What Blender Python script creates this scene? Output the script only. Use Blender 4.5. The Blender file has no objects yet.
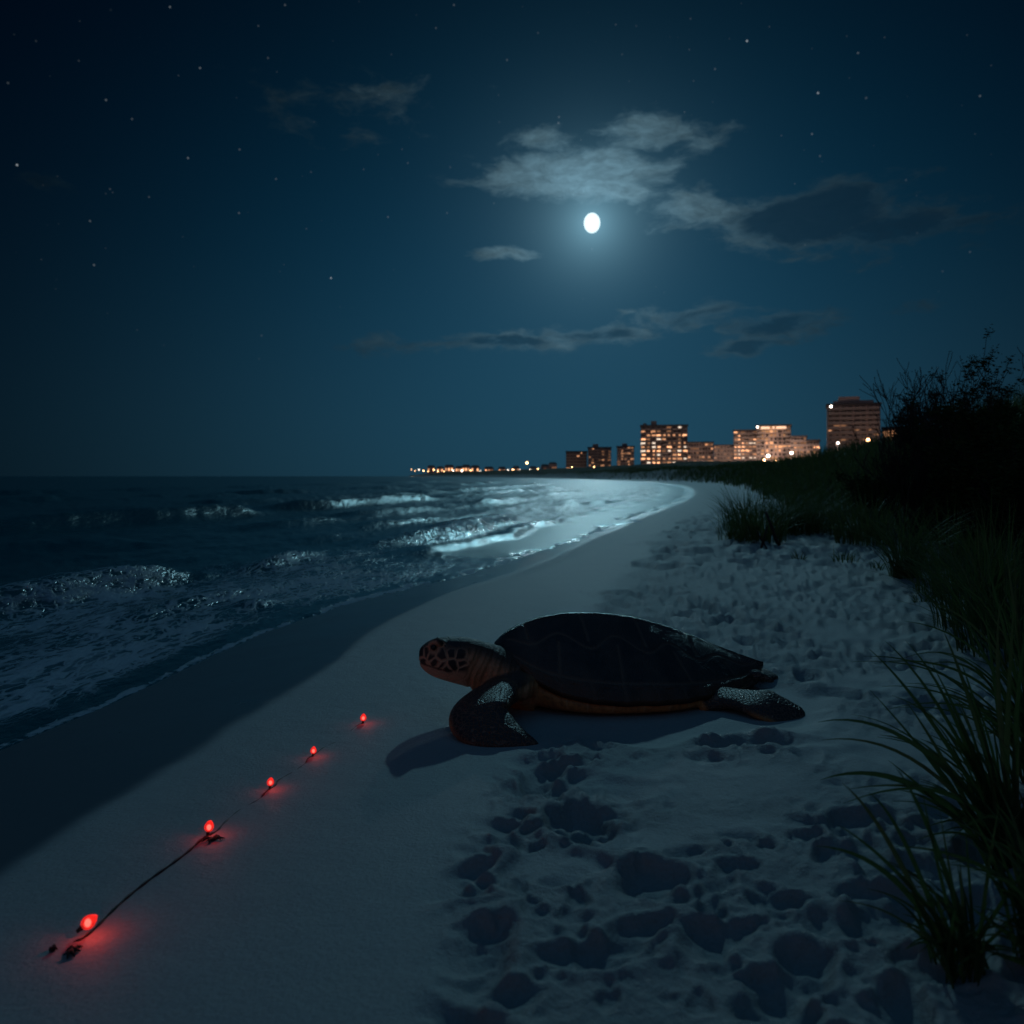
import bpy, math, random
import numpy as np
from mathutils import Vector

random.seed(7)
RNG = np.random.default_rng(7)
R = math.radians
sc = bpy.context.scene
col = sc.collection

# ------------------------------------------------------------------ camera
F = 800.0
HOR = 476.0
CAM_H = 1.0
cd = bpy.data.cameras.new('camera')
cam = bpy.data.objects.new('camera', cd)
col.objects.link(cam)
cam.location = (0, 0, CAM_H)
cam.rotation_euler = (R(90), 0, 0)
cd.sensor_width = 36
cd.lens = 36 * F / 1024
cd.shift_y = -(512 - HOR) / 1024
cd.clip_start = 0.05
cd.clip_end = 20000
cd.dof.use_dof = True
cd.dof.focus_distance = 3.35
cd.dof.aperture_fstop = 3.2
sc.camera = cam
sc.render.resolution_x = sc.render.resolution_y = 1024

# ------------------------------------------------------------------ exposure
sc.view_settings.view_transform = 'Standard'
sc.view_settings.look = 'None'
sc.view_settings.exposure = 0
sc.view_settings.gamma = 1
sc.render.engine = 'CYCLES'
sc.cycles.use_denoising = True
sc.cycles.max_bounces = 6
sc.cycles.diffuse_bounces = 3
sc.cycles.glossy_bounces = 3
sc.cycles.transmission_bounces = 5
sc.cycles.sample_clamp_indirect = 2.0

MOON_AZ = math.atan2(592 - 512, F)                  # to the right of +Y
MOON_EL = math.atan2(HOR - 223, math.hypot(F, 80))
LAMP_EL = R(26)
LAMP_AZ = R(6.2)


# ------------------------------------------------------------------ world
class NB:
    """small helper that writes node maths as python expressions"""
    def __init__(s, tree):
        s.t = tree
        s.n = tree.nodes
        s.l = tree.links

    def node(s, typ, **kw):
        n = s.n.new(typ)
        for k, v in kw.items():
            setattr(n, k, v)
        return n

    def put(s, sock, v):
        if isinstance(v, bpy.types.NodeSocket):
            s.l.new(v, sock)
        else:
            sock.default_value = v

    def m(s, op, a, b=0.0, c=0.0, clamp=False):
        n = s.node('ShaderNodeMath', operation=op, use_clamp=clamp)
        s.put(n.inputs[0], a)
        s.put(n.inputs[1], b)
        s.put(n.inputs[2], c)
        return n.outputs[0]

    def vm(s, op, a, b=(0, 0, 0)):
        n = s.node('ShaderNodeVectorMath', operation=op)
        s.put(n.inputs[0], a)
        s.put(n.inputs[1], b)
        return n.outputs['Value'] if op in ('DOT_PRODUCT', 'LENGTH', 'DISTANCE') else n.outputs['Vector']

    def scale(s, v, f):
        n = s.node('ShaderNodeVectorMath', operation='SCALE')
        s.put(n.inputs[0], v)
        s.put(n.inputs['Scale'], f)
        return n.outputs['Vector']

    def mr(s, v, a, b, c=0.0, d=1.0, smooth=False):
        n = s.node('ShaderNodeMapRange', interpolation_type='SMOOTHSTEP' if smooth else 'LINEAR')
        n.clamp = True
        for i, x in enumerate((v, a, b, c, d)):
            s.put(n.inputs[i], x)
        return n.outputs[0]

    def mix(s, f, a, b, mode='MIX'):
        n = s.node('ShaderNodeMix', data_type='RGBA', blend_type=mode)
        s.put(n.inputs['Factor'], f)
        for i, v in ((6, a), (7, b)):
            if isinstance(v, (tuple, list)) and len(v) == 3:
                v = (*v, 1)
            s.put(n.inputs[i], v)
        return n.outputs[2]

    def noise(s, vec, scale, detail=3, rough=0.5, dist=0.0, out='Fac'):
        n = s.node('ShaderNodeTexNoise')
        if vec is not None:
            s.l.new(vec, n.inputs['Vector'])
        n.inputs['Scale'].default_value = scale
        n.inputs['Detail'].default_value = detail
        n.inputs['Roughness'].default_value = rough
        n.inputs['Distortion'].default_value = dist
        return n.outputs[out]

    def voro(s, vec, scale, feature='F1', out='Distance', rnd=1.0):
        n = s.node('ShaderNodeTexVoronoi', feature=feature)
        if vec is not None:
            s.l.new(vec, n.inputs['Vector'])
        n.inputs['Scale'].default_value = scale
        n.inputs['Randomness'].default_value = rnd
        return n.outputs[out]

    def attr(s, name, out='Fac'):
        return s.node('ShaderNodeAttribute', attribute_name=name).outputs[out]

    def bump(s, h, strength, dist, normal=None):
        n = s.node('ShaderNodeBump')
        s.put(n.inputs['Height'], h)
        s.put(n.inputs['Strength'], strength)
        n.inputs['Distance'].default_value = dist
        if normal is not None:
            s.l.new(normal, n.inputs['Normal'])
        return n.outputs[0]


def azel(px, py):
    x = (px - 512) / F
    z = (HOR - py) / F
    return math.atan2(x, 1), math.atan2(z, math.hypot(x, 1))


def dirv(px, py):
    v = Vector(((px - 512) / F, 1, (HOR - py) / F))
    return tuple(v.normalized())


world = bpy.data.worlds.new("World")
sc.world = world
world.use_nodes = True
world.node_tree.nodes.clear()
W = NB(world.node_tree)
tc = W.node('ShaderNodeTexCoord').outputs['Generated']
D = W.vm('NORMALIZE', tc)
sep = W.node('ShaderNodeSeparateXYZ')
W.l.new(D, sep.inputs[0])
dx, dy, dz = sep.outputs
az = W.m('ARCTAN2', dx, dy)
el = W.m('ARCSINE', dz)
moon_dir = (math.sin(MOON_AZ) * math.cos(MOON_EL), math.cos(MOON_AZ) * math.cos(MOON_EL), math.sin(MOON_EL))
ang = W.m('ARCCOSINE', W.m('MINIMUM', W.vm('DOT_PRODUCT', D, moon_dir), 0.999999))


def gauss(v, sigma):
    q = W.m('DIVIDE', v, sigma)
    return W.m('EXPONENT', W.m('MULTIPLY', W.m('MULTIPLY', q, q), -1.0))


def expo(v, sigma):
    return W.m('EXPONENT', W.m('DIVIDE', v, -sigma))


sky = W.node('ShaderNodeTexSky', sky_type='NISHITA')
sky.sun_disc = False
sky.sun_elevation = LAMP_EL
sky.sun_rotation = LAMP_AZ
SKY_T = W.scale(W.vm('MULTIPLY', sky.outputs[0], (0.0, 0.50, 1.15)), 0.00016)

# dim night blue + glow of the moon through thin haze
azr = W.m('SUBTRACT', az, MOON_AZ)
elr = W.m('SUBTRACT', el, R(9))
wide = W.m('MULTIPLY', gauss(azr, R(27)), gauss(elr, R(19)))
base = W.vm('ADD', SKY_T, (0.0001, 0.0009, 0.0038))
base = W.vm('ADD', base, W.scale((0.0010, 0.0300, 0.0640), wide))
hz = W.m('MULTIPLY', gauss(el, R(13)), gauss(W.m('SUBTRACT', az, R(7)), R(33)))
base = W.vm('ADD', base, W.scale((0.0110, 0.0275, 0.0340), hz))
glow = W.m('ADD', W.m('MULTIPLY', expo(ang, R(1.7)), 0.34), W.m('MULTIPLY', expo(ang, R(4.6)), 0.085))
base = W.vm('ADD', base, W.scale((0.44, 0.88, 1.08), glow))
# added warm fill low in the sky behind the camera, for the turtle
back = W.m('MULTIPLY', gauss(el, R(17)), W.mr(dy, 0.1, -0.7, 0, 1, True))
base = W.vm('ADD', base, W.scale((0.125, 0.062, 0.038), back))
# added sky fill overhead and behind, out of view, to lift the shadows
sky_fill = W.m('MAXIMUM', W.mr(el, R(33), R(62), 0, 1, True), W.m('MULTIPLY', W.mr(dy, 0.2, -0.5, 0, 1, True), W.mr(el, 0.0, R(20), 0.2, 0.8)))
base = W.vm('ADD', base, W.scale((0.011, 0.043, 0.088), sky_fill))

# clouds, laid on the sphere of the sky by azimuth and elevation
CLOUDS = [  # px, py, rx, ry, gain, thickness (dark core)
    (535, 178, 78, 20, 1.45, 0.0), (600, 176, 70, 24, 1.6, 0.0), (625, 196, 46, 11, 1.3, 0.0), (655, 135, 92, 22, 1.0, 0.25),
    (545, 143, 50, 15, 0.85, 0.0), (700, 208, 66, 30, 0.95, 0.1), (815, 214, 110, 34, 1.2, 1.0),
    (905, 230, 120, 30, 0.85, 0.8), (400, 345, 80, 15, 0.8, 0.4), (505, 341, 75, 16, 1.1, 0.9),
    (600, 332, 75, 14, 1.05, 0.7), (700, 315, 95, 14, 0.9, 0.6), (775, 324, 75, 18, 0.95, 0.8),
    (745, 346, 50, 10, 0.85, 0.8), (375, 100, 80, 30, 0.85, 0.0), (285, 105, 60, 28, 0.7, 0.0),
    (370, 145, 40, 16, 0.65, 0.0), (500, 258, 36, 10, 1.0, 0.0), (50, 187, 40, 18, 0.5, 0.0),
    (780, 256, 26, 7, 0.6, 0.3), (630, 311, 18, 5, 0.8, 0.1), (900, 305, 70, 10, 0.4, 0.6),
    (700, 265, 20, 6, 0.5, 0.0),
]
cmb = W.node('ShaderNodeCombineXYZ')
W.l.new(az, cmb.inputs[0])
W.l.new(W.m('MULTIPLY', el, 2.3), cmb.inputs[1])
cuv = cmb.outputs[0]
warp = W.noise(cuv, 7.0, 4, 0.6, out='Color')
cuvw = W.vm('ADD', cuv, W.scale(W.vm('SUBTRACT', warp, (0.5, 0.5, 0.5)), 0.10))
csep = W.node('ShaderNodeSeparateXYZ')
W.l.new(cuvw, csep.inputs[0])
caz, cel = csep.outputs[0], W.m('DIVIDE', csep.outputs[1], 2.3)
field = None
thick = None
for px, py, rx, ry, g, th in CLOUDS:
    a0, e0 = azel(px, py)
    q = W.m('ADD', W.m('POWER', W.m('ABSOLUTE', W.m('MULTIPLY', W.m('SUBTRACT', caz, a0), F / rx)), 2.0),
            W.m('POWER', W.m('ABSOLUTE', W.m('MULTIPLY', W.m('SUBTRACT', cel, e0), F / ry)), 2.0))
    g1 = W.m('MULTIPLY', W.m('EXPONENT', W.m('MULTIPLY', q, -1.0)), g)
    field = g1 if field is None else W.m('MAXIMUM', field, g1)
    if th:
        g2 = W.m('MULTIPLY', W.m('EXPONENT', W.m('MULTIPLY', q, -2.2)), th)
        thick = g2 if thick is None else W.m('MAXIMUM', thick, g2)
cn = W.noise(cuvw, 15.0, 9, 0.62)
cn2 = W.noise(cuvw, 38.0, 6, 0.6)
dens = W.m('ADD', field, W.m('MULTIPLY', W.m('SUBTRACT', cn, 0.52), 1.9))
dens = W.mr(dens, 0.38, 1.02, 0, 1, True)
lit = W.m('ADD', W.m('MULTIPLY', expo(ang, R(5.5)), 0.46), 0.010)
lit = W.m('ADD', lit, W.m('MULTIPLY', expo(ang, R(16)), 0.045))
lit = W.m('MULTIPLY', lit, W.m('ADD', 0.10, W.m('MULTIPLY', cn2, 1.75)))
ccol = W.scale((0.46, 0.88, 1.12), lit)
dark = W.vm('ADD', W.scale(base, 0.50), (0.0022, 0.0046, 0.0085))
ccol = W.mix(W.m('MULTIPLY', W.mr(W.m('MULTIPLY', thick, dens), 0.12, 0.62, 0, 1, True), 0.93), ccol, dark)
cover = W.m('MULTIPLY', dens, W.mr(ang, 0.0, R(40), 0.80, 0.60))
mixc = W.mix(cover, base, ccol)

# stars
STARS = [(17, 165, 1.0), (170, 7, .6), (285, 5, .4), (454, 5, .4), (200, 68, .55), (106, 100, .5), (132, 119, .4),
         (188, 158, .55), (149, 197, .35), (90, 221, .45), (94, 265, .5), (110, 189, .35), (239, 213, .45),
         (276, 179, .4), (311, 172, .3), (331, 278, 1.0), (388, 217, .45), (447, 213, .35), (436, 28, .35),
         (747, 41, 1.0), (858, 53, .5), (818, 93, .85), (812, 134, .5), (820, 156, .4), (980, 96, .45),
         (906, 180, .35), (715, 69, .4), (538, 33, .3), (559, 117, .45), (805, 245, .5), (970, 252, .35),
         (268, 58, .35), (507, 60, .4), (8, 83, .35), (592, 249, .35), (137, 330, .2), (36, 41, .25)]
acc = None
for px, py, b in STARS:
    d = W.vm('DOT_PRODUCT', D, dirv(px, py))
    # radius about 1.1 px
    s_ = W.m('MULTIPLY', W.mr(d, 1 - 0.5 * (1.0 / F) ** 2, 1 - 0.5 * (0.1 / F) ** 2, 0, 1), 0.36 * b * b)
    acc = s_ if acc is None else W.m('ADD', acc, s_)
vn = W.node('ShaderNodeTexVoronoi', feature='F1')
W.l.new(D, vn.inputs['Vector'])
vn.inputs['Scale'].default_value = 34
sv = W.m('MULTIPLY', W.mr(vn.outputs['Distance'], 0.055, 0.02, 0, 1), W.mr(W.vm('DOT_PRODUCT', vn.outputs['Color'], (1, 0, 0)), 0.45, 1.0, 0, 0.12))
sv = W.m('MULTIPLY', sv, W.mr(el, R(6), R(22), 0, 1))
acc = W.m('ADD', acc, sv)
vn2 = W.node('ShaderNodeTexVoronoi', feature='F1')
W.l.new(D, vn2.inputs['Vector'])
vn2.inputs['Scale'].default_value = 75
sv2 = W.m('MULTIPLY', W.mr(vn2.outputs['Distance'], 0.085, 0.02, 0, 1), W.mr(W.vm('DOT_PRODUCT', vn2.outputs['Color'], (0, 1, 0)), 0.55, 1.0, 0, 0.055))
acc = W.m('ADD', acc, W.m('MULTIPLY', sv2, W.mr(el, R(8), R(20), 0, 1)))
acc = W.m('MULTIPLY', acc, W.m('SUBTRACT', 1.0, W.m('MULTIPLY', dens, 0.85)))
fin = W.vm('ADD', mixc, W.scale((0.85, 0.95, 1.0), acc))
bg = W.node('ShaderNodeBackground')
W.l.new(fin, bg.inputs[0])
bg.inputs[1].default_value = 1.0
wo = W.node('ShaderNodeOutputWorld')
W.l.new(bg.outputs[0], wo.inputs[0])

# ------------------------------------------------------------------ moonlight
sl = bpy.data.lights.new('moonlight', 'SUN')
sl.energy = 0.285
sl.color = (0.36, 0.83, 1.0)
sl.angle = R(0.9)
so = bpy.data.objects.new('moonlight', sl)
col.objects.link(so)
so.location = (0, 0, 50)
dl = Vector((math.sin(LAMP_AZ) * math.cos(LAMP_EL), math.cos(LAMP_AZ) * math.cos(LAMP_EL), math.sin(LAMP_EL)))
so.rotation_euler = (-dl).to_track_quat('-Z', 'Y').to_euler()


# ------------------------------------------------------------------ object helpers
def tag(o, label=None, cat=None, group=None, kind=None):
    if label: o['label'] = label
    if cat: o['category'] = cat
    if group: o['group'] = group
    if kind: o['kind'] = kind
    return o


def empty(name, loc, rz=0.0):
    o = bpy.data.objects.new(name, None)
    col.objects.link(o)
    o.location = loc
    o.rotation_euler = (0, 0, rz)
    o.empty_display_size = 0.1
    return o


def mk(name, v, f, mat, parent=None, smooth=True, attrs=None, loc=None):
    """v (N,3) array, f list of faces or an int array (M,k)"""
    me = bpy.data.meshes.new(name)
    v = np.asarray(v, dtype=np.float32).reshape(-1, 3)
    if isinstance(f, np.ndarray):
        k = f.shape[1]
        me.vertices.add(len(v))
        me.vertices.foreach_set('co', v.ravel())
        me.loops.add(f.size)
        me.loops.foreach_set('vertex_index', f.astype(np.int32).ravel())
        me.polygons.add(len(f))
        me.polygons.foreach_set('loop_start', np.arange(0, f.size, k, dtype=np.int32))
        me.update(calc_edges=True)
    else:
        me.from_pydata(v.tolist(), [], [tuple(int(i) for i in q) for q in f])
    me.validate()
    me.polygons.foreach_set('use_smooth', [smooth] * len(me.polygons))
    for k_, a in (attrs or {}).items():
        at = me.attributes.new(k_, 'FLOAT', 'POINT')
        at.data.foreach_set('value', np.asarray(a, dtype=np.float32))
    me.materials.append(mat)
    me.update()
    o = bpy.data.objects.new(name, me)
    col.objects.link(o)
    if parent is not None:
        o.parent = parent
    if loc is not None:
        o.location = loc
    return o


class MB:
    def __init__(s):
        s.v = []
        s.f = []

    def add(s, v, f):
        n = len(s.v)
        s.v += [tuple(p) for p in v]
        s.f += [tuple(i + n for i in q) for q in f]

    def box(s, x0, x1, y0, y1, z0, z1):
        v = [(x, y, z) for x in (x0, x1) for y in (y0, y1) for z in (z0, z1)]
        s.add(v, [(0, 1, 3, 2), (4, 6, 7, 5), (0, 4, 5, 1), (2, 3, 7, 6), (0, 2, 6, 4), (1, 5, 7, 3)])

    def tube(s, pts, rad, n=6, cap=True):
        pts = [Vector(p) for p in pts]
        rings = []
        prev = None
        for i, p in enumerate(pts):
            t = (pts[min(i + 1, len(pts) - 1)] - pts[max(i - 1, 0)])
            t = t.normalized() if t.length > 1e-9 else Vector((0, 0, 1))
            a = prev - t * prev.dot(t) if prev is not None else t.cross(Vector((0.3, 0.2, 1)) if abs(t.z) < .9 else Vector((1, 0, 0)))
            if a.length < 1e-6:
                a = t.orthogonal()
            a.normalize()
            prev = a
            b = t.cross(a)
            r = rad[i] if isinstance(rad, (list, tuple)) else rad
            rings.append([p + a * r * math.cos(k * 2 * math.pi / n) + b * r * math.sin(k * 2 * math.pi / n) for k in range(n)])
        v = [q for g in rings for q in g]
        f = []
        for i in range(len(rings) - 1):
            for k in range(n):
                k2 = (k + 1) % n
                f.append((i * n + k, i * n + k2, (i + 1) * n + k2, (i + 1) * n + k))
        if cap:
            f.append(tuple(range(n - 1, -1, -1)))
            f.append(tuple((len(rings) - 1) * n + k for k in range(n)))
        s.add(v, f)

    def build(s, name, mat, parent=None, smooth=False, loc=None):
        return mk(name, s.v, s.f, mat, parent, smooth, loc=loc)


def new_mat(name):
    m = bpy.data.materials.new(name)
    m.use_nodes = True
    t = m.node_tree
    b = NB(t)
    p = t.nodes['Principled BSDF']
    return m, b, p


def simple(name, color, rough=0.7, var=0.25, scale=20.0, emit=None, estr=0.0, spec=0.5, bump=0.0):
    m, b, p = new_mat(name)
    oc = b.node('ShaderNodeTexCoord').outputs['Object']
    n = b.noise(oc, scale, 5, 0.6)
    c = b.mix(n, tuple(x * (1 - var) for x in color), tuple(min(1, x * (1 + var)) for x in color))
    b.put(p.inputs['Base Color'], c)
    p.inputs['Roughness'].default_value = rough
    p.inputs['Specular IOR Level'].default_value = spec
    if emit:
        p.inputs['Emission Color'].default_value = (*emit, 1)
        p.inputs['Emission Strength'].default_value = estr
    if bump:
        b.l.new(b.bump(n, 0.6, bump), p.inputs['Normal'])
    return m


# ------------------------------------------------------------------ numpy noise
def _hash(ix, iy, seed):
    h = (ix.astype(np.int64) * 374761393 + iy.astype(np.int64) * 668265263 + seed * 1442695041) & 0xffffffff
    h = ((h ^ (h >> 13)) * 1274126177) & 0xffffffff
    h = (h ^ (h >> 16)) & 0xffffffff
    return h / 4294967295.0


def vnoise(x, y, seed=0):
    ix = np.floor(x)
    iy = np.floor(y)
    fx = x - ix
    fy = y - iy
    fx = fx * fx * fx * (fx * (fx * 6 - 15) + 10)
    fy = fy * fy * fy * (fy * (fy * 6 - 15) + 10)
    a = _hash(ix, iy, seed)
    b = _hash(ix + 1, iy, seed)
    c = _hash(ix, iy + 1, seed)
    d = _hash(ix + 1, iy + 1, seed)
    return (a * (1 - fx) + b * fx) * (1 - fy) + (c * (1 - fx) + d * fx) * fy


def fbm(x, y, octv=4, seed=0, gain=0.5):
    s = 0.0
    a = 1.0
    t = 0.0
    for i in range(octv):
        ca, sa = math.cos(0.6 * i + 0.3), math.sin(0.6 * i + 0.3)
        k = 2.03 ** i
        s = s + a * vnoise((x * ca - y * sa) * k + 13.7 * i, (x * sa + y * ca) * k - 7.1 * i, seed + i)
        t += a
        a *= gain
    return s / t - 0.5


def sstep(a, b, x):
    t = np.clip((x - a) / (b - a), 0, 1)
    return t * t * (3 - 2 * t)


# ------------------------------------------------------------------ the coast
SHORE = np.array([(-60, -400), (-3.6, -20), (-2.55, 0), (-2.35, 1.5), (-2.16, 3.3), (-2.0, 4.1), (-1.88, 5.6), (-1.55, 7.1),
                  (-1.15, 8.07), (-0.55, 9.3), (0.45, 12.2), (1.6, 16.0), (3.7, 23.6), (8.0, 38), (14.2, 65), (19.5, 95),
                  (24.5, 150), (24, 240), (9, 420), (-30, 640), (-95, 900), (-150, 1130), (-165, 1230), (-120, 1400), (300, 2600), (900, 5200)], float)


def smooth_poly(P, n=3):
    for _ in range(n):
        Q = [P[0]]
        for a, b in zip(P[:-1], P[1:]):
            Q += [0.75 * a + 0.25 * b, 0.25 * a + 0.75 * b]
        Q.append(P[-1])
        P = np.array(Q)
    return P


SH = smooth_poly(SHORE, 2)


def shore_d(x, y):
    """signed distance to the waterline, + on land; and the distance along it"""
    best = np.full(x.shape, 1e18)
    sgn = np.ones(x.shape)
    al = np.zeros(x.shape)
    L = 0.0
    for (ax, ay), (bx, by) in zip(SH[:-1], SH[1:]):
        ex, ey = bx - ax, by - ay
        ll = ex * ex + ey * ey
        t = np.clip(((x - ax) * ex + (y - ay) * ey) / ll, 0, 1)
        qx = x - (ax + t * ex)
        qy = y - (ay + t * ey)
        d2 = qx * qx + qy * qy
        m = d2 < best
        best = np.where(m, d2, best)
        cr = ex * (y - ay) - ey * (x - ax)
        sgn = np.where(m, np.where(cr < 0, 1.0, -1.0), sgn)
        al = np.where(m, L + t * math.sqrt(ll), al)
        L += math.sqrt(ll)
    return np.sqrt(best) * sgn, al


SEA = -0.15


def stamp_map(x0, x1, y0, y1, res, n, rmin, rmax, seed, dep=0.34, pw=1.7):
    g = np.random.default_rng(seed)
    nx, ny = int((x1 - x0) / res), int((y1 - y0) / res)
    H = np.zeros((ny, nx))
    u = g.random(n)
    rad = rmin * (1 - u * (1 - (rmin / rmax) ** pw)) ** (-1 / pw)
    cx = g.uniform(x0, x1, n)
    cy = g.uniform(y0, y1, n)
    for i in range(n):
        r = rad[i]
        a = r * g.uniform(0.9, 1.75)
        b = r * g.uniform(0.6, 0.95)
        th = g.normal(0.25, 0.75)
        w = a * 2.3
        i0, i1 = max(0, int((cx[i] - w - x0) / res)), min(nx, int((cx[i] + w - x0) / res) + 1)
        j0, j1 = max(0, int((cy[i] - w - y0) / res)), min(ny, int((cy[i] + w - y0) / res) + 1)
        if i1 <= i0 or j1 <= j0:
            continue
        X, Y = np.meshgrid(x0 + np.arange(i0, i1) * res - cx[i], y0 + np.arange(j0, j1) * res - cy[i])
        U = (X * math.cos(th) + Y * math.sin(th)) / a
        V = (-X * math.sin(th) + Y * math.cos(th)) / b
        ph = g.uniform(0, 6.28)
        q = np.sqrt(U * U + V * V) * (1 + 0.14 * np.sin(3 * np.arctan2(V, U) + ph))
        d = dep * min(r, 0.11) * g.uniform(0.55, 1.15)
        m = np.exp(-q ** 4)
        H[j0:j1, i0:i1] = H[j0:j1, i0:i1] * (1 - 0.75 * m) - d * m + 0.34 * d * np.exp(-((q - 1.3) / 0.33) ** 2) * (1 + 0.5 * math.cos(th) * U)
    return H, (x0, y0, res, nx, ny)


def sample(M, x, y):
    H, (x0, y0, res, nx, ny) = M
    u = (x - x0) / res
    v = (y - y0) / res
    ins = (u >= 0) & (v >= 0) & (u < nx - 1.001) & (v < ny - 1.001)
    u = np.clip(u, 0, nx - 1.001)
    v = np.clip(v, 0, ny - 1.001)
    i = u.astype(int)
    j = v.astype(int)
    fu, fv = u - i, v - j
    h = (H[j, i] * (1 - fu) + H[j, i + 1] * fu) * (1 - fv) + (H[j + 1, i] * (1 - fu) + H[j + 1, i + 1] * fu) * fv
    return np.where(ins, h, 0.0)


NEAR = stamp_map(-1.2, 7.0, 0.5, 10.0, 0.010, 13000, 0.016, 0.100, 3, dep=0.58, pw=1.80)
MID = stamp_map(-1.5, 24.0, 8.0, 62.0, 0.05, 30000, 0.06, 0.26, 5, dep=1.0)
# a few big footprints near the camera
H_, (ax_, ay_, rs_, nx_, ny_) = NEAR
for (px, py, a, b, th, d) in ((600, 958, .125, .05, .15, .040), (640, 935, .085, .04, .5, .034), (470, 955, .07, .045, .5, .032),
                              (715, 945, .09, .05, .6, .036), (790, 990, .08, .05, .2, .034), (512, 1000, .06, .04, .1, .028),
                              (560, 885, .05, .03, .1, .022), (880, 925, .09, .055, .4, .034), (735, 870, .06, .035, .3, .024)):
    Y0 = F / (py - HOR)
    X0 = (px - 512) / F * Y0
    XX, YY = np.meshgrid(ax_ + np.arange(nx_) * rs_ - X0, ay_ + np.arange(ny_) * rs_ - Y0)
    U = (XX * math.cos(th) + YY * math.sin(th)) / a
    V = (-XX * math.sin(th) + YY * math.cos(th)) / b
    q = np.sqrt(U * U + V * V) * (1 + 0.1 * np.sin(3 * np.arctan2(V, U) + px))
    m = np.exp(-q ** 3)
    d = d * 0.85
    H_[:] = H_ * (1 - 0.6 * m) - d * m + 0.40 * d * np.exp(-((q - 1.25) / 0.28) ** 2)

RX = np.array([(-30, -0.5), (0, -0.26), (1.46, -0.24), (2.03, -0.20), (2.63, -0.10), (3.1, 0.0), (4.2, 0.15), (5.75, 0.38), (8.5, 1.0),
               (18, 3.5), (38, 10.2), (65, 17), (95, 23.0)])


def toe(y):
    return np.interp(y, [0, 2, 4, 6, 9, 13, 30, 120], [3.9, 4.1, 4.7, 5.4, 5.5, 4.3, 3.8, 4.4])


def ground_z(x, y, d=None, detail=True):
    if d is None:
        d, _ = shore_d(x, y)
    z = np.interp(d, [-400, -20, -3, -1, 0, 1.0, 1.9, 4.3, 12], [-8, -2.6, -0.75, -0.34, -0.15, -0.035, 0.0, 0.05, 0.15])
    t = toe(y) + 0.9 * fbm(x * 0.35, y * 0.35, 3, 11)
    dh = 2.2 * sstep(0, 3.6, d - t)
    dh *= 1 + 0.5 * fbm(x * 0.12, y * 0.12, 2, 12)
    dh *= np.interp(y, [0, 9, 14, 30, 120], [1, 1, 0.78, 0.72, 0.9])
    dh += sstep(0, 1, d - t) * 0.25 * fbm(x * 0.9, y * 0.9, 3, 14)
    fary = sstep(140, 330, y)
    dh += fary * 4.6 * sstep(3, 60, d)
    z = z + dh
    # gentle undulation of the dry beach
    dry = sstep(1.9, 3.6, d) * (1 - fary)
    z = z + dry * 0.07 * fbm(x * 0.9 + 3, y * 0.9, 3, 21)
    # churned sand
    rx = np.interp(y, RX[:, 0], RX[:, 1])
    e = x - rx + 0.38 * fbm(x * 2.1, y * 2.1, 4, 31) * np.clip(y / 4, 0.6, 4)
    rough = sstep(0.0, 0.16 + 0.03 * y, e) * (d > 1.0)

    def ell(px, py, a, b, soft=0.6):
        Y0 = F / (py - HOR)
        X0 = (px - 512) / F * Y0
        q = np.sqrt(((x - X0) / a) ** 2 + ((y - Y0) / b) ** 2) + 0.5 * fbm(x * 4, y * 4, 3, 41)
        return 1 - sstep(1 - soft, 1.0, q)
    calm = np.maximum.reduce([ell(700, 785, .52, .30), ell(800, 730, .30, .25), ell(880, 760, .55, .28), ell(560, 870, .16, .1),
                              ell(640, 845, .2, .1), ell(740, 830, .25, .1), ell(850, 640, .5, .4), ell(900, 690, .5, .3)])
    bq = np.sqrt(((x - 0.50) / 0.92) ** 2 + ((y - 3.55) / 0.62) ** 2)
    body = 1 - sstep(0.82, 1.05, bq + 0.25 * fbm(x * 5, y * 5, 2, 43))
    rough = rough * (1 - 0.82 * calm) * (1 - body)
    patch = 0.55 + 1.0 * np.clip(fbm(x * 0.9, y * 0.9, 3, 47) + 0.5, 0, 1)
    hh = np.where(y < 9.0, sample(NEAR, x, y), 0.0) * (1 - sstep(8.2, 9.0, y)) + sample(MID, x, y) * sstep(8.2, 9.0, y)
    hh = np.clip(hh, -0.085, 0.022) * (1 - 0.12 * sstep(3.3, 6.5, y) * (y < 9.0)) + 0.016 * fbm(x * 11, y * 11, 4, 51) + 0.014 * 0.6 * (np.abs(fbm(x * 22 + 2, y * 22, 4, 57)) * 2 - 0.25) * np.clip(fbm(x * 1.7, y * 1.7, 2, 58) * 2 + 0.7, 0, 1.3) * (y < 14) + 0.006 * fbm(x * 38, y * 38, 2, 52) * (y < 6)
    z = z + rough * patch * hh
    z = z * (1 - body) + body * (0.004 * fbm(x * 6, y * 6, 3, 44) - 0.004)
    return z, rough


def gz(x, y):
    a, b = np.array([float(x)]), np.array([float(y)])
    return float(ground_z(a, b)[0][0])


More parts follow.
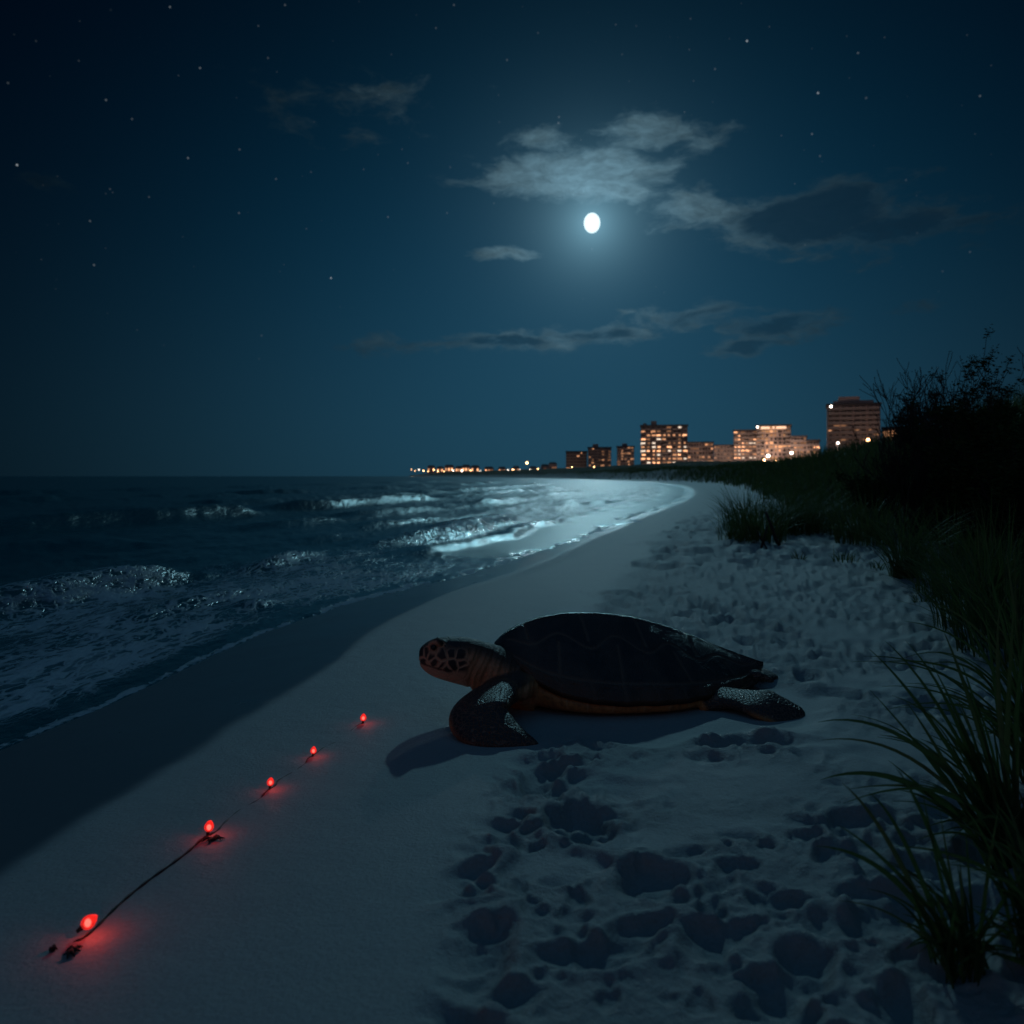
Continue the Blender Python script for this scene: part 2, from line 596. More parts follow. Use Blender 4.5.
# polar grid around the camera's foot
th = np.concatenate([np.arange(-180, -42, 4.0), np.arange(-42, 42, 0.125), np.arange(42, 180, 4.0)]) * math.pi / 180
rs = [0.05, 0.3, 0.6, 0.9, 1.1]
r = 1.2
while r < 4200:
    rs.append(r)
    r += r * min(2.0 / (F / r), 0.016 if r < 60 else 0.03)
rs = np.array(rs)
TH, RS = np.meshgrid(th, rs)
GX, GY = (np.sin(TH) * RS).ravel(), (np.cos(TH) * RS).ravel()
NR, NT = len(rs), len(th)
ii, jj = np.meshgrid(np.arange(NR - 1), np.arange(NT), indexing='ij')
j2 = (jj + 1) % NT
QUADS = np.stack([ii * NT + jj, ii * NT + j2, (ii + 1) * NT + j2, (ii + 1) * NT + jj], -1).reshape(-1, 4)
QUADS = QUADS[:, ::-1]
GD, GA = shore_d(GX, GY)
GZ, GR = ground_z(GX, GY, GD)

ww = np.interp(GY, [0, 6.5, 9, 14, 40], [0.98, 0.95, 0.75, 0.35, 0.6])
wet = 1 - sstep(-0.06, 0.06, 0.035 * fbm(GX * 9, GY * 9, 3, 66) + GD - ww + 0.16 * fbm(GX * 1.3, GY * 0.8, 3, 61))
toeg = toe(GY) + 0.9 * fbm(GX * 0.35, GY * 0.35, 3, 11)
veg = sstep(0.5, 1.9, GD - toeg + 1.3 * fbm(GX * 1.1, GY * 1.1, 4, 63))
veg = np.where(GY > 150, sstep(4, 9, GD), veg)

# sand material
m_sand, b, p = new_mat('sand')
geo = b.node('ShaderNodeNewGeometry').outputs['Position']
n1 = b.noise(geo, 2.2, 5, 0.6)
n2 = b.noise(geo, 90, 3, 0.7)
n3 = b.noise(geo, 900, 2, 0.6)
c = b.mix(n1, (0.275, 0.285, 0.285), (0.365, 0.375, 0.37))
c = b.mix(b.mr(n2, 0.35, 0.75, 0, 0.5), c, (0.24, 0.225, 0.21))
c = b.mix(b.mr(n3, 0.62, 0.75, 0, 0.5), c, (0.10, 0.09, 0.08))
wetf = b.attr('wet')
c = b.mix(wetf, c, (0.085, 0.105, 0.120))
vegf = b.attr('veg')
soil = b.mix(n1, (0.035, 0.045, 0.026), (0.06, 0.07, 0.04))
c = b.mix(vegf, c, soil)
b.put(p.inputs['Base Color'], c)
rg = b.mix(wetf, (0.68, 0.68, 0.68), (0.30, 0.30, 0.30))
b.put(p.inputs['Roughness'], b.m('ADD', b.mix(vegf, rg, (0.95, 0.95, 0.95)), b.m('MULTIPLY', b.m('SUBTRACT', n1, 0.5), 0.15)))
b.put(p.inputs['Specular IOR Level'], b.mix(vegf, (0.5, 0.5, 0.5), (0.05, 0.05, 0.05)))
bs = b.m('MULTIPLY', b.m('SUBTRACT', 1.0, b.m('MULTIPLY', wetf, 0.93)), b.m('ADD', 0.45, b.m('MULTIPLY', b.attr('rough'), 0.55)))
hb = b.m('ADD', b.m('MULTIPLY', n2, 1.0), b.m('ADD', b.m('MULTIPLY', n3, 0.30), b.m('MULTIPLY', b.noise(geo, 9, 4, 0.6), 2.6)))
b.l.new(b.bump(hb, bs, 0.006), p.inputs['Normal'])
ground = mk('beach', np.stack([GX, GY, GZ], -1), QUADS, m_sand, attrs={'wet': wet, 'veg': veg, 'rough': GR})
tag(ground, 'pale churned beach sand with a dark wet strip beside the sea', 'beach', kind='structure')

# ------------------------------------------------------------------ sea
lob = 0.30 * fbm(GA * 0.55, GA * 0.0 + 3.3, 3, 71) + 0.22 * np.abs(fbm(GA * 1.7, GA * 0 + 1.3, 2, 72)) + 0.10 * fbm(GX * 3, GY * 3, 2, 75)
lobw = np.interp(GY, [0, 6, 9, 20, 60, 200], [0.5, 0.5, 2.4, 4.0, 6.0, 2.0])
edge = lob * lobw
E = edge - GD                     # distance to seaward of the swash edge
dn = GD + 0.9 * fbm(GX * 0.35, GY * 0.35, 3, 81) + 0.15 * fbm(GX * 1.5, GY * 1.5, 2, 82)
amp = sstep(0.2, 1.6, -GD)
fade = np.clip(14 / np.maximum(RS.ravel(), 1), 0, 1) ** 0.3
wv = np.zeros_like(GX)
foam = np.zeros_like(GX)


def crest(dc, A, wl, wr, y0, y1, fo, ysoft=2.0):
    """ridge at dc metres off the shore: gentle to seaward (wl), steep to landward (wr)"""
    global wv, foam
    q = dn + dc
    msk = sstep(y0, y0 + ysoft, GY) * (1 - sstep(y1 - ysoft, y1, GY))
    msk = msk * (0.12 + 1.1 * sstep(0.40, 0.62, fbm(GX * 0.22, GY * 0.22, 2, int(dc * 10) + 90) + 0.5))
    pr = np.where(q < 0, np.exp(-(q / wl) ** 2), np.exp(-(q / wr) ** 2))
    wv += A * pr * msk
    foam = np.maximum(foam, fo * msk * np.where(q < 0, np.exp(-(q / (wl * 0.35)) ** 2), np.exp(-(q / (wr * 1.7)) ** 2)))


crest(2.75, 0.20, 0.70, 0.20, 3.0, 12.5, 0.52, 2.5)
crest(2.55, 0.20, 0.9, 0.30, 12.0, 40.0, 0.9, 4)
crest(1.35, 0.08, 0.4, 0.13, 0.0, 30.0, 0.85)
crest(0.75, 0.05, 0.3, 0.10, 0.0, 12.0, 0.8)
crest(4.6, 0.096, 0.9, 0.4, 6.0, 40.0, 0.12, 5)
crest(7.2, 0.144, 1.2, 0.5, 6.0, 60.0, 0.12, 6)
crest(11.5, 0.26, 1.6, 0.55, 12.0, 75.0, 0.30, 6)
crest(17, 0.176, 2.2, 1.0, 10.0, 120.0, 0.12, 8)
crest(26, 0.24, 3.0, 1.4, 10.0, 150.0, 0.12, 8)
crest(40, 0.24, 4.0, 2.0, 10.0, 250.0, 0.12, 8)
# splash hump near the beach
for (px, py, a, hgt) in ((262, 606, 0.20, 0.17), (448, 556, 0.40, 0.05)):
    Y0 = (CAM_H - SEA) * F / (py - HOR)
    X0 = (px - 512) / F * Y0
    g_ = np.exp(-(((GX - X0) / a) ** 2 + ((GY - Y0) / (a * 0.9)) ** 2))
    wv += hgt * g_ * (0.6 + 0.9 * (fbm(GX * 9, GY * 9, 4, 101) + 0.5))
    foam = np.maximum(foam, 1.3 * g_)
foam = foam * 0.80 * (0.35 + 0.95 * sstep(0.36, 0.60, fbm(GX * 1.1, GY * 0.7, 4, 105) + 0.5))
swell = 0.06 * fbm(dn * 0.9, GA * 0.16, 3, 111) + 0.05 * fbm(dn * 2.4, GA * 0.7, 3, 112) + 0.02 * fbm(GX * 5, GY * 5, 3, 113)
chop = np.where(RS.ravel() < 90, 1.0, 0.0) * swell * 1.6 * sstep(0.4, 2.5, -GD)
lump = foam * (0.045 * fbm(GX * 3.0, GY * 3.0, 4, 115) + 0.014 * fbm(GX * 11, GY * 11, 3, 116)) * amp * (RS.ravel() < 60)
sea = SEA + (wv + chop) * amp + lump
film = GZ + np.clip(0.18 * E, -0.12, 0.016)
sea_z = np.where(GD > -2.2, np.maximum(np.where(GD > 0.0, -9, sea), film), sea)
sea_z = np.where(GD > -4, sea_z, sea)
# lace of foam near the beach
lw_ = np.clip(GY / 10, 0.35, 3) * (0.5 + 1.4 * sstep(0.3, 0.7, fbm(GX * 1.9, GY * 1.9, 3, 131) + 0.5))
lace = sstep(-0.02, 0.03, E) * (1 - sstep(0.05 * lw_, 0.16 * lw_, E)) * 1.3
nearf = (0.80 * sstep(0.0, 0.5, E) * (1 - sstep(2.2, 4.2, E))) * (0.45 + 1.25 * np.clip(fbm(GX * 0.8, GY * 0.8, 3, 121) + 0.45, 0, 1))
nearf = nearf * np.interp(GY, [0, 9, 12, 20, 100], [1, 1, 0.8, 0.75, 0.7])
foam = np.clip(np.maximum.reduce([foam * amp, lace, nearf]) , 0, 1.3)
filmw = sstep(0.0, 0.2, E) * (1 - sstep(1.2, 2.2, E)) * np.interp(GY, [0, 9.0, 12.5], [0.0, 0.0, 1.0])
foam = foam * (1 - 0.6 * filmw * (E > 0.2))
qd = E[QUADS]
keep = (qd.max(1) > -0.4) & (RS.ravel()[QUADS].max(1) < 9000)
SQ = QUADS[keep]
used, inv = np.unique(SQ, return_inverse=True)
m_sea, b, p = new_mat('sea_water')
geo = b.node('ShaderNodeNewGeometry').outputs['Position']
fo = b.attr('foam')
sw = b.node('ShaderNodeMapping')
b.l.new(geo, sw.inputs['Vector'])
sw.inputs['Rotation'].default_value = (0, 0, R(-16))
sw.inputs['Scale'].default_value = (1.0, 0.42, 1.0)
sv = sw.outputs[0]
wn = b.noise(sv, 2.5, 4, 0.6, out='Color')
svw = b.vm('ADD', sv, b.scale(b.vm('SUBTRACT', wn, (.5, .5, .5)), 0.55))
cell = b.voro(svw, 5.0, 'DISTANCE_TO_EDGE')
cell2 = b.voro(svw, 13.0, 'DISTANCE_TO_EDGE')
ln = b.noise(svw, 5.0, 6, 0.62)
lace1 = b.m('MAXIMUM', b.mr(cell, 0.14, 0.0), b.m('MULTIPLY', b.mr(cell2, 0.14, 0.0), 0.8))
fm = b.m('ADD', b.m('MULTIPLY', lace1, 0.55), b.m('MULTIPLY', ln, 0.95))
fmask = b.mr(b.m('ADD', fm, b.m('MULTIPLY', fo, 1.0)), 1.30, 1.78, 0, 1)
fmask = b.m('MULTIPLY', fmask, b.mr(fo, 0.02, 0.25))
deep = b.mix(b.noise(geo, 0.15, 3), (0.004, 0.060, 0.082), (0.007, 0.092, 0.112))
c = b.mix(b.m('MULTIPLY', fmask, 0.85), deep, (0.28, 0.37, 0.45))
b.put(p.inputs['Base Color'], c)
p.inputs['IOR'].default_value = 1.333
rgh = b.m('ADD', 0.10, b.m('MULTIPLY', b.attr('far'), 0.20))
rgh = b.m('MAXIMUM', rgh, b.m('MULTIPLY', b.attr('film'), 0.42))
b.put(p.inputs['Roughness'], b.m('MAXIMUM', rgh, b.m('MULTIPLY', fmask, 0.72)))
b.put(p.inputs['Specular IOR Level'], b.m('ADD', 0.5, b.m('SUBTRACT', b.m('MULTIPLY', b.attr('film'), 0.5), b.m('MULTIPLY', fmask, 0.35)), 0, True))
w1 = b.noise(sv, 1.6, 4, 0.6, 0.3)
w2 = b.noise(sv, 9.0, 4, 0.6, 0.4)
w3 = b.noise(sv, 42.0, 3, 0.6)
calm = b.m('SUBTRACT', 1.0, b.m('MULTIPLY', b.attr('film'), 0.85))
hb = b.m('ADD', b.m('MULTIPLY', w1, 1.0), b.m('ADD', b.m('MULTIPLY', w2, 0.30), b.m('MULTIPLY', w3, 0.06)))
hb = b.m('ADD', b.m('MULTIPLY', hb, calm), b.m('MULTIPLY', b.m('MULTIPLY', fmask, ln), 0.12))
b.l.new(b.bump(hb, 0.42, 0.16), p.inputs['Normal'])
pts = np.stack([GX, GY, sea_z], -1)[used]
seao = mk('sea', pts, inv.reshape(-1, 4), m_sea, attrs={'foam': foam[used], 'film': filmw[used], 'far': np.clip(RS.ravel() / 22.0, 0, 1)[used]})
tag(seao, 'dark teal sea with breaking waves and lacy foam along the beach', 'sea', kind='structure')

# ------------------------------------------------------------------ moon
m_moon, b, p = new_mat('moon_surface')
nn = b.noise(b.node('ShaderNodeTexCoord').outputs['Object'], 0.03, 3)
b.put(p.inputs['Base Color'], b.mix(nn, (0.5, 0.5, 0.5), (0.7, 0.7, 0.7)))
b.put(p.inputs['Emission Color'], b.mix(nn, (0.66, 0.88, 0.96), (0.78, 0.96, 1.0)))
oc = b.node('ShaderNodeTexCoord').outputs['Object']
_d = Vector(((592 - 512) / F, 1, (HOR - 223) / F)).normalized()
ax_d = b.vm('LENGTH', b.vm('CROSS_PRODUCT', oc, tuple(_d)))
b.put(p.inputs['Emission Strength'], b.mr(ax_d, 6000 * 4.6 / F, 6000 * 3.6 / F, 1.35, 620.0))
MD = 6000.0
vv, ff = [], []
for i in range(25):
    a = math.pi * i / 24
    for k in range(48):
        t = 2 * math.pi * k / 48
        vv.append((math.sin(a) * math.cos(t) * MD * 8.1 / F, math.sin(a) * math.sin(t) * MD * 8.1 / F, math.cos(a) * MD * 9.9 / F))
for i in range(24):
    for k in range(48):
        ff.append((i * 48 + k, (i + 1) * 48 + k, (i + 1) * 48 + (k + 1) % 48, i * 48 + (k + 1) % 48))
moon = mk('moon', vv, ff, m_moon, loc=tuple(Vector(((592 - 512) / F, 1, (HOR - 223) / F)) * MD + Vector((0, 0, CAM_H))))
tag(moon, 'bright full moon below the pale clouds over the sea', 'moon')


# ------------------------------------------------------------------ turtle
def PX(px, py, Y):
    return Vector(((px - 512) / F * Y, Y, CAM_H - (py - HOR) / F * Y))


FW = Vector((-0.982, -0.190, 0)).normalized()
LF = Vector((0.190, -0.982, 0)).normalized()
TC = Vector((0.565, 3.72, 0))
TL = 0.655


def Wd(s):
    s = np.asarray(s, float)
    f = 0.395 * np.clip(1 - np.abs(s) ** 2.6, 0, 1) ** 0.58
    g = 0.395 * np.clip(1 - np.abs(s) ** 1.65, 0, 1) ** 0.97
    return np.where(s > 0, f, g)


def zr(s):
    return np.interp(s, [-1, -.81, -.5, -.25, -.04, .16, .36, .52, .68, .8, .89, .96, 1], [.105, .150, .232, .296, .338, .362, .374, .374, .360, .338, .312, .283, .245])


def zm(s):
    return np.interp(s, [-1, -.86, -.72, -.5, -.21, .32, .55, .7, .8, .9, 1], [.088, .072, .062, .060, .062, .068, .084, .108, .140, .190, .245])


def smooth1(fn, s, w=0.05):
    k = np.linspace(-1, 1, 9)
    wt = np.exp(-k * k * 2)
    return sum(fn(np.clip(s + a * w, -1, 1)) * b_ for a, b_ in zip(k, wt)) / wt.sum()


turtle = empty('sea_turtle', (TC.x, TC.y, 0.0))
tag(turtle, 'large sea turtle with dark domed shell resting on the beach sand, head raised', 'turtle')

ns, nt = 300, 181
ph = np.linspace(0.0008, math.pi - 0.0008, ns)
S = np.cos(ph)
T = np.linspace(-1, 1, nt)
T = np.sign(T) * (1 - (1 - np.abs(T)) ** 1.25)
SS, TT = np.meshgrid(S, T, indexing='ij')
wd = Wd(SS)
ZR, ZM = smooth1(zr, SS), smooth1(zm, SS)
aT = np.abs(TT)
pe = np.interp(SS, [-1, -0.3, 0.2, 0.7, 1], [1.0, 1.03, 1.08, 1.22, 1.45])
prof = (1 - aT ** pe) ** 0.92
flare = 0.005 * np.exp(-((aT - 0.93) / 0.05) ** 2)
ridge = 0.002 * np.exp(-(TT / 0.05) ** 2) * np.clip(1 - SS ** 2, 0, 1)
Zc = ZM + (ZR - ZM) * prof + flare + ridge
U = SS * TL
V = TT * wd
# scute grooves
gr = np.zeros_like(Zc)


def groove(dist, w):
    return np.exp(-(dist / w) ** 2)


bt = 0.40 + 0.09 * np.cos(SS * math.pi * 5.0)
gr = np.maximum(gr, groove((aT - bt) * wd, 0.006) * (aT < .7) * (np.abs(SS) < .93))
gr = np.maximum(gr, groove((aT - 0.84) * np.maximum(wd, .1), 0.006))
for s0 in (-.8, -.4, 0.0, .4, .8):
    gr = np.maximum(gr, groove((SS - s0) * TL, 0.006) * (aT < 0.42))
for s0 in (-.62, -.2, .2, .6):
    gr = np.maximum(gr, groove((SS - s0 - 0.10 * (aT - .4) * np.sign(s0 + .01)) * TL, 0.006) * (aT > 0.42) * (aT < .84))
arc = np.concatenate([[0], np.cumsum(np.hypot(np.diff(S * TL), np.diff(Wd(S))))])
AR = np.repeat((arc / arc[-1] * 12)[:, None], nt, 1)
gr = np.maximum(gr, groove((AR - np.round(AR)) * 0.12, 0.006) * (aT > 0.84))
Zc = Zc - 0.0030 * gr * (0.3 + 0.7 * np.clip(wd / .2, 0, 1)) + 0.003 * fbm(U * 14, V * 14, 3, 201) + 0.002 * fbm(U * 4, V * 4, 2, 202) * (1 - aT ** 4)
# slightly serrated rim
ser = 1 + 0.012 * np.cos(AR * 2 * math.pi) * (aT > 0.9)
cv = np.stack([TC.x * 0 + FW.x * U + LF.x * V * ser, FW.y * U + LF.y * V * ser, Zc], -1)
top = cv.reshape(-1, 3)
under = cv.copy()
under[..., 0] *= 0.985
under[..., 1] *= 0.985
under[..., 2] = ZM - 0.022 + 0.5 * (ZR - ZM) * prof
und = under.reshape(-1, 3)
I, J = np.meshgrid(np.arange(ns - 1), np.arange(nt - 1), indexing='ij')
q = np.stack([I * nt + J, I * nt + J + 1, (I + 1) * nt + J + 1, (I + 1) * nt + J], -1).reshape(-1, 4)
N0 = ns * nt
side = []
for i in range(ns - 1):
    for jx in (0, nt - 1):
        a, b_ = i * nt + jx, (i + 1) * nt + jx
        side.append((a, b_, N0 + b_, N0 + a) if jx == 0 else (a, N0 + a, N0 + b_, b_))
for ix in (0, ns - 1):
    for jx in range(nt - 1):
        a, b_ = ix * nt + jx, ix * nt + jx + 1
        side.append((a, N0 + a, N0 + b_, b_) if ix == 0 else (a, b_, N0 + b_, N0 + a))
fc = np.concatenate([q, q[:, ::-1] + N0, np.array(side)])
m_shell, b, p = new_mat('turtle_shell')
oc = b.node('ShaderNodeTexCoord').outputs['Object']
n1 = b.noise(oc, 9, 6, 0.65)
n2 = b.noise(oc, 140, 3, 0.7)
sp = b.voro(oc, 170, 'F1')
gvf = b.attr('groove')
keel = b.attr('keel')
c = b.mix(b.mr(n1, 0.35, 0.68), (0.012, 0.011, 0.012), (0.070, 0.046, 0.034))
c = b.mix(b.m('MULTIPLY', gvf, 0.75), c, (0.16, 0.095, 0.060))
c = b.mix(b.m('MULTIPLY', b.attr('rimband'), b.mr(n1, 0.35, 0.6, 0.3, 0.9)), c, (0.095, 0.040, 0.020))
b.put(p.inputs['Base Color'], c)
b.put(p.inputs['Roughness'], b.m('SUBTRACT', b.mr(n2, 0.3, 0.7, 0.28, 0.40), b.m('MULTIPLY', keel, 0.12)))
b.put(p.inputs['Specular IOR Level'], b.m('ADD', 0.48, b.m('MULTIPLY', keel, 0.52)))
b.l.new(b.bump(b.m('ADD', b.m('MULTIPLY', n2, 1.0), b.m('ADD', b.mr(sp, 0.0, 0.5, 1.0, 0), b.m('MULTIPLY', n1, 0.2))), b.m('ADD', 0.42, b.m('MULTIPLY', keel, 0.58)), 0.0110), p.inputs['Normal'])
aa = np.concatenate([gr.ravel(), gr.ravel()])
rb = np.concatenate([(aT > 0.86).astype(float).ravel(), np.ones(N0)])
shell = mk('carapace', np.concatenate([top, und]), fc, m_shell, turtle, attrs={'groove': aa, 'rimband': rb, 'keel': np.concatenate([np.exp(-((TT + 0.05) * wd / 0.040) ** 2).ravel(), np.zeros(N0)])})


def loft(stations, n=20, power=2.3):
    """stations: (center, width_half_vec, height_half_vec)"""
    v, f = [], []
    for c_, w_, h_ in stations:
        for k in range(n):
            a = 2 * math.pi * k / n
            cc = math.copysign(abs(math.cos(a)) ** (2 / power), math.cos(a))
            s2 = math.copysign(abs(math.sin(a)) ** (2 / power), math.sin(a))
            v.append(tuple(c_ + w_ * cc + h_ * s2))
    m_ = len(stations)
    for i in range(m_ - 1):
        for k in range(n):
            k2 = (k + 1) % n
            f.append((i * n + k, i * n + k2, (i + 1) * n + k2, (i + 1) * n + k))
    f.append(tuple(range(n - 1, -1, -1)))
    f.append(tuple((m_ - 1) * n + k for k in range(n)))
    return v, f


def catmull(P, sub=5):
    P = [np.array(p, float) for p in P]
    out = []
    for i in range(len(P) - 1):
        p0, p1, p2, p3 = P[max(i - 1, 0)], P[i], P[i + 1], P[min(i + 2, len(P) - 1)]
        for k in range(sub):
            t = k / sub
            out.append(0.5 * ((2 * p1) + (-p0 + p2) * t + (2 * p0 - 5 * p1 + 4 * p2 - p3) * t * t + (-p0 + 3 * p1 - 3 * p2 + p3) * t ** 3))
    out.append(P[-1])
    return out


bodyb = MB()
# trunk under the shell
st = []
for s in np.linspace(-0.93, 0.93, 30):
    w_ = float(Wd(s)) * 0.965
    zt = float(zm(s)) + 0.01
    zb = -0.015 + 0.055 * max(0, abs(s) - 0.45) ** 1.2
    st.append((Vector((TC.x + FW.x * s * TL, TC.y + FW.y * s * TL, (zt + zb) / 2)), LF * w_, Vector((0, 0, (zt - zb) / 2))))
bodyb.add(*loft(st, 40, 2.9))
# neck and head, side profile: px, Y, top, bottom, half width
HD = [(530, 3.60, 656, 716, .20), (507, 3.52, 649, 704, .150), (494, 3.48, 644.5, 697, .115), (480, 3.45, 640.5, 691, .098),
      (466, 3.42, 637.5, 686, .088), (452, 3.405, 636.8, 682, .090), (440, 3.395, 637.4, 678.5, .082), (431, 3.39, 640, 675, .066),
      (425, 3.385, 643.5, 671, .048), (421, 3.38, 647, 667, .031), (419, 3.38, 651, 662, .014)]
rows = catmull([(a, b_, c_, d_, e_) for a, b_, c_, d_, e_ in HD], 4)
st = []
for (px, Y, t_, b_, w_) in rows:
    a, c_ = PX(px, t_, Y), PX(px, b_, Y)
    st.append(((a + c_) / 2, Vector((0.10, -0.99, 0)) * w_, (a - c_) / 2))
bodyb.add(*loft(st, 28, 2.15))
# brow and lower jaw
bodyb.add(*loft([(PX(445, 643, 3.345), Vector((0, .012, 0)), Vector((0, 0, .010))), (PX(438, 641, 3.335), Vector((0, .022, 0)), Vector((0, 0, .018))),
                 (PX(430, 644, 3.345), Vector((0, .018, 0)), Vector((0, 0, .014))), (PX(425, 648, 3.36), Vector((0, .008, 0)), Vector((0, 0, .008)))], 14))


def paddle(S_, nrm, n=18):
    rows = catmull(S_, 5)
    cs = [Vector(r_[:3]) for r_ in rows]
    st = []
    for i, r_ in enumerate(rows):
        t_ = (cs[min(i + 1, len(cs) - 1)] - cs[max(i - 1, 0)]).normalized()
        f_ = i / (len(rows) - 1)
        nv = Vector(nrm[0]).lerp(Vector(nrm[1]), f_)
        w_ = nv.cross(t_).normalized()
        st.append((cs[i], w_ * r_[3], w_.cross(t_).normalized() * r_[4]))
    return loft(st, n, 2.2)


def S5(px, py, Y, w, t):
    v = PX(px, py, Y)
    return (v.x, v.y, v.z, w, t)


FL = [S5(530, 682, 3.47, .085, .060), S5(508, 689, 3.36, .095, .054), S5(490, 699, 3.24, .112, .050), S5(479, 711, 3.13, .122, .044), S5(483, 723, 3.06, .118, .036),
      S5(500, 732, 3.01, .094, .028), S5(520, 739, 2.98, .050, .018), S5(533, 743, 2.97, .024, .012), S5(539, 744.5, 2.97, .006, .006)]
bodyb.add(*paddle(FL, ((-0.38, -0.25, .88), (-0.05, -0.42, .90))))
# far front flipper, swept back along the other side
F2 = [(0.02, 3.82, .13, .09, .055), (-0.02, 4.0, .10, .085, .045), (0.05, 4.16, .06, .08, .034), (0.22, 4.27, .035, .07, .024), (0.40, 4.33, .02, .045, .018), (0.52, 4.36, .012, .012, .01)]
bodyb.add(*paddle(F2, ((-.3, .3, .9), (0, .1, 1))))
# rear flipper and tail
BL = [S5(700, 700, 3.50, .080, .034), S5(722, 698, 3.47, .075, .030), S5(742, 700, 3.42, .078, .027), S5(762, 704, 3.37, .105, .026), S5(780, 710, 3.35, .100, .020), S5(795, 711, 3.36, .064, .015), S5(803, 710, 3.38, .016, .008)]
bodyb.add(*paddle(BL, ((0.1, -0.35, .92), (.25, -0.5, .8))))
B2 = [(1.00, 3.98, .07, .07, .035), (1.08, 3.97, .055, .085, .028), (1.17, 3.94, .04, .09, .022), (1.25, 3.90, .028, .06, .016), (1.29, 3.88, .02, .02, .01)]
bodyb.add(*paddle(B2, ((0, 0, 1), (0, 0, 1))))
bodyb.add(*loft([(Vector((1.02, 3.78, .075)), Vector((0, .06, 0)), Vector((0, 0, .035))), (Vector((1.16, 3.76, .065)), Vector((0, .045, 0)), Vector((0, 0, .024))),
                 (Vector((1.20, 3.75, .05)), Vector((0, .030, 0)), Vector((0, 0, .018))), (Vector((1.225, 3.74, .042)), Vector((0, .012, 0)), Vector((0, 0, .009)))], 14))
m_skin, b, p = new_mat('turtle_skin')
tmp = bodyb.build('body', m_skin)
md = tmp.modifiers.new('r', 'REMESH')
md.mode = 'VOXEL'
md.voxel_size = 0.0062
md.use_smooth_shade = True
ms = tmp.modifiers.new('s', 'SMOOTH')
ms.factor = 0.6
ms.iterations = 7
dg = bpy.context.evaluated_depsgraph_get()
me = bpy.data.meshes.new_from_object(tmp.evaluated_get(dg))
n_ = len(me.vertices)
co = np.empty(n_ * 3, np.float32)
no = np.empty(n_ * 3, np.float32)
me.vertices.foreach_get('co', co)
me.vertices.foreach_get('normal', no)
co = co.reshape(-1, 3).astype(float)
no = no.reshape(-1, 3).astype(float)
nq = len(me.polygons)
bpy.data.objects.remove(tmp)
X, Yc, Z = co.T
ipx = 512 + X / Yc * F            # where a point sits along the head's length (side profile measure)
ipy = HOR + (CAM_H - Z) / Yc * F
nearhead = (Yc < 3.62) & (Yc > 3.235) & (Z > 0.06)
head = nearhead * (1 - sstep(462, 474, ipx))
neck = (Yc < 3.75) * (Yc > 3.235) * sstep(456, 468, ipx) * (1 - sstep(520, 548, ipx)) * (Z > 0.03)


def seg_dist(P, pts_):
    best = np.full(len(P), 9.0)
    for a, b_ in zip(pts_[:-1], pts_[1:]):
        a, b_ = np.array(a), np.array(b_)
        e_ = b_ - a
        t_ = np.clip(((P - a) @ e_) / (e_ @ e_), 0, 1)
        best = np.minimum(best, np.linalg.norm(P - (a + t_[:, None] * e_), axis=1))
    return best


flip_d = np.minimum(seg_dist(co, [r_[:3] for r_ in FL[2:]]), seg_dist(co, [r_[:3] for r_ in F2[1:]]))
flip_r = np.minimum(seg_dist(co, [r_[:3] for r_ in BL[1:]]), seg_dist(co, [r_[:3] for r_ in B2]))
flip = np.maximum(1 - sstep(0.105, 0.130, flip_d), 1 - sstep(0.085, 0.11, flip_r))
flip = np.maximum(flip, sstep(1.0, 1.1, X) * (Yc > 3.6))
flip = flip * (1 - head)
neck = neck * (1 - flip)
# wrinkles round neck and shoulder
arcn = ipx + 0.35 * (ipy - 665) + 8 * fbm(X * 9, Z * 9, 2, 301)
wr = (np.sin(arcn * 1.05) * 0.0032 + np.sin(arcn * 0.47 + 1) * 0.0040) * (1 - 0.85 * sstep(0.3, 0.8, no[:, 2]))
co2 = co + no * (wr * neck * (1 - head))[:, None]
# mouth line
mp = np.array([(419, 661.5), (424, 664.5), (431, 667), (440, 670), (449, 671.5), (455, 670)])
q2 = np.stack([ipx, ipy], -1)
md_ = seg_dist(q2, mp)
mouth = np.exp(-(md_ / 0.9) ** 2) * (ipx < 458) * (Yc < 3.62)
co2 -= no * (0.004 * mouth)[:, None]
ed = np.minimum(np.linalg.norm(co - np.array(PX(433.5, 647.5, 3.325)), axis=1), 9)
ering = np.exp(-((ed - 0.022) / 0.008) ** 2)
eyeb = np.exp(-(ed / 0.014) ** 2)
# nothing sinks deep into the sand
co2[:, 2] = np.maximum(co2[:, 2], -0.02)
me.vertices.foreach_set('co', co2.astype(np.float32).ravel())
under_ = sstep(0.24, -0.05, Z) if False else 1 - sstep(0.02, 0.30, Z)
lowjaw = (1 - sstep(-2.5, 2.5, (np.interp(ipx, mp[:, 0], mp[:, 1]) - ipy) + 1.5)) * head
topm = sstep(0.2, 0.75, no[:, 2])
for k_, a in dict(head=head, neck=neck, flip=flip, mouth=mouth, ering=ering, eyeb=eyeb, jaw=lowjaw, topm=topm).items():
    at = me.attributes.new(k_, 'FLOAT', 'POINT')
    at.data.foreach_set('value', np.asarray(a, dtype=np.float32))
co3 = co2 - np.array([TC.x, TC.y, 0])
me.vertices.foreach_set('co', co3.astype(np.float32).ravel())
me.materials.clear()
me.materials.append(m_skin)
me.polygons.foreach_set('use_smooth', [True] * nq)
me.update()
me.name = 'body'
body = bpy.data.objects.new('body', me)
col.objects.link(body)
body.parent = turtle

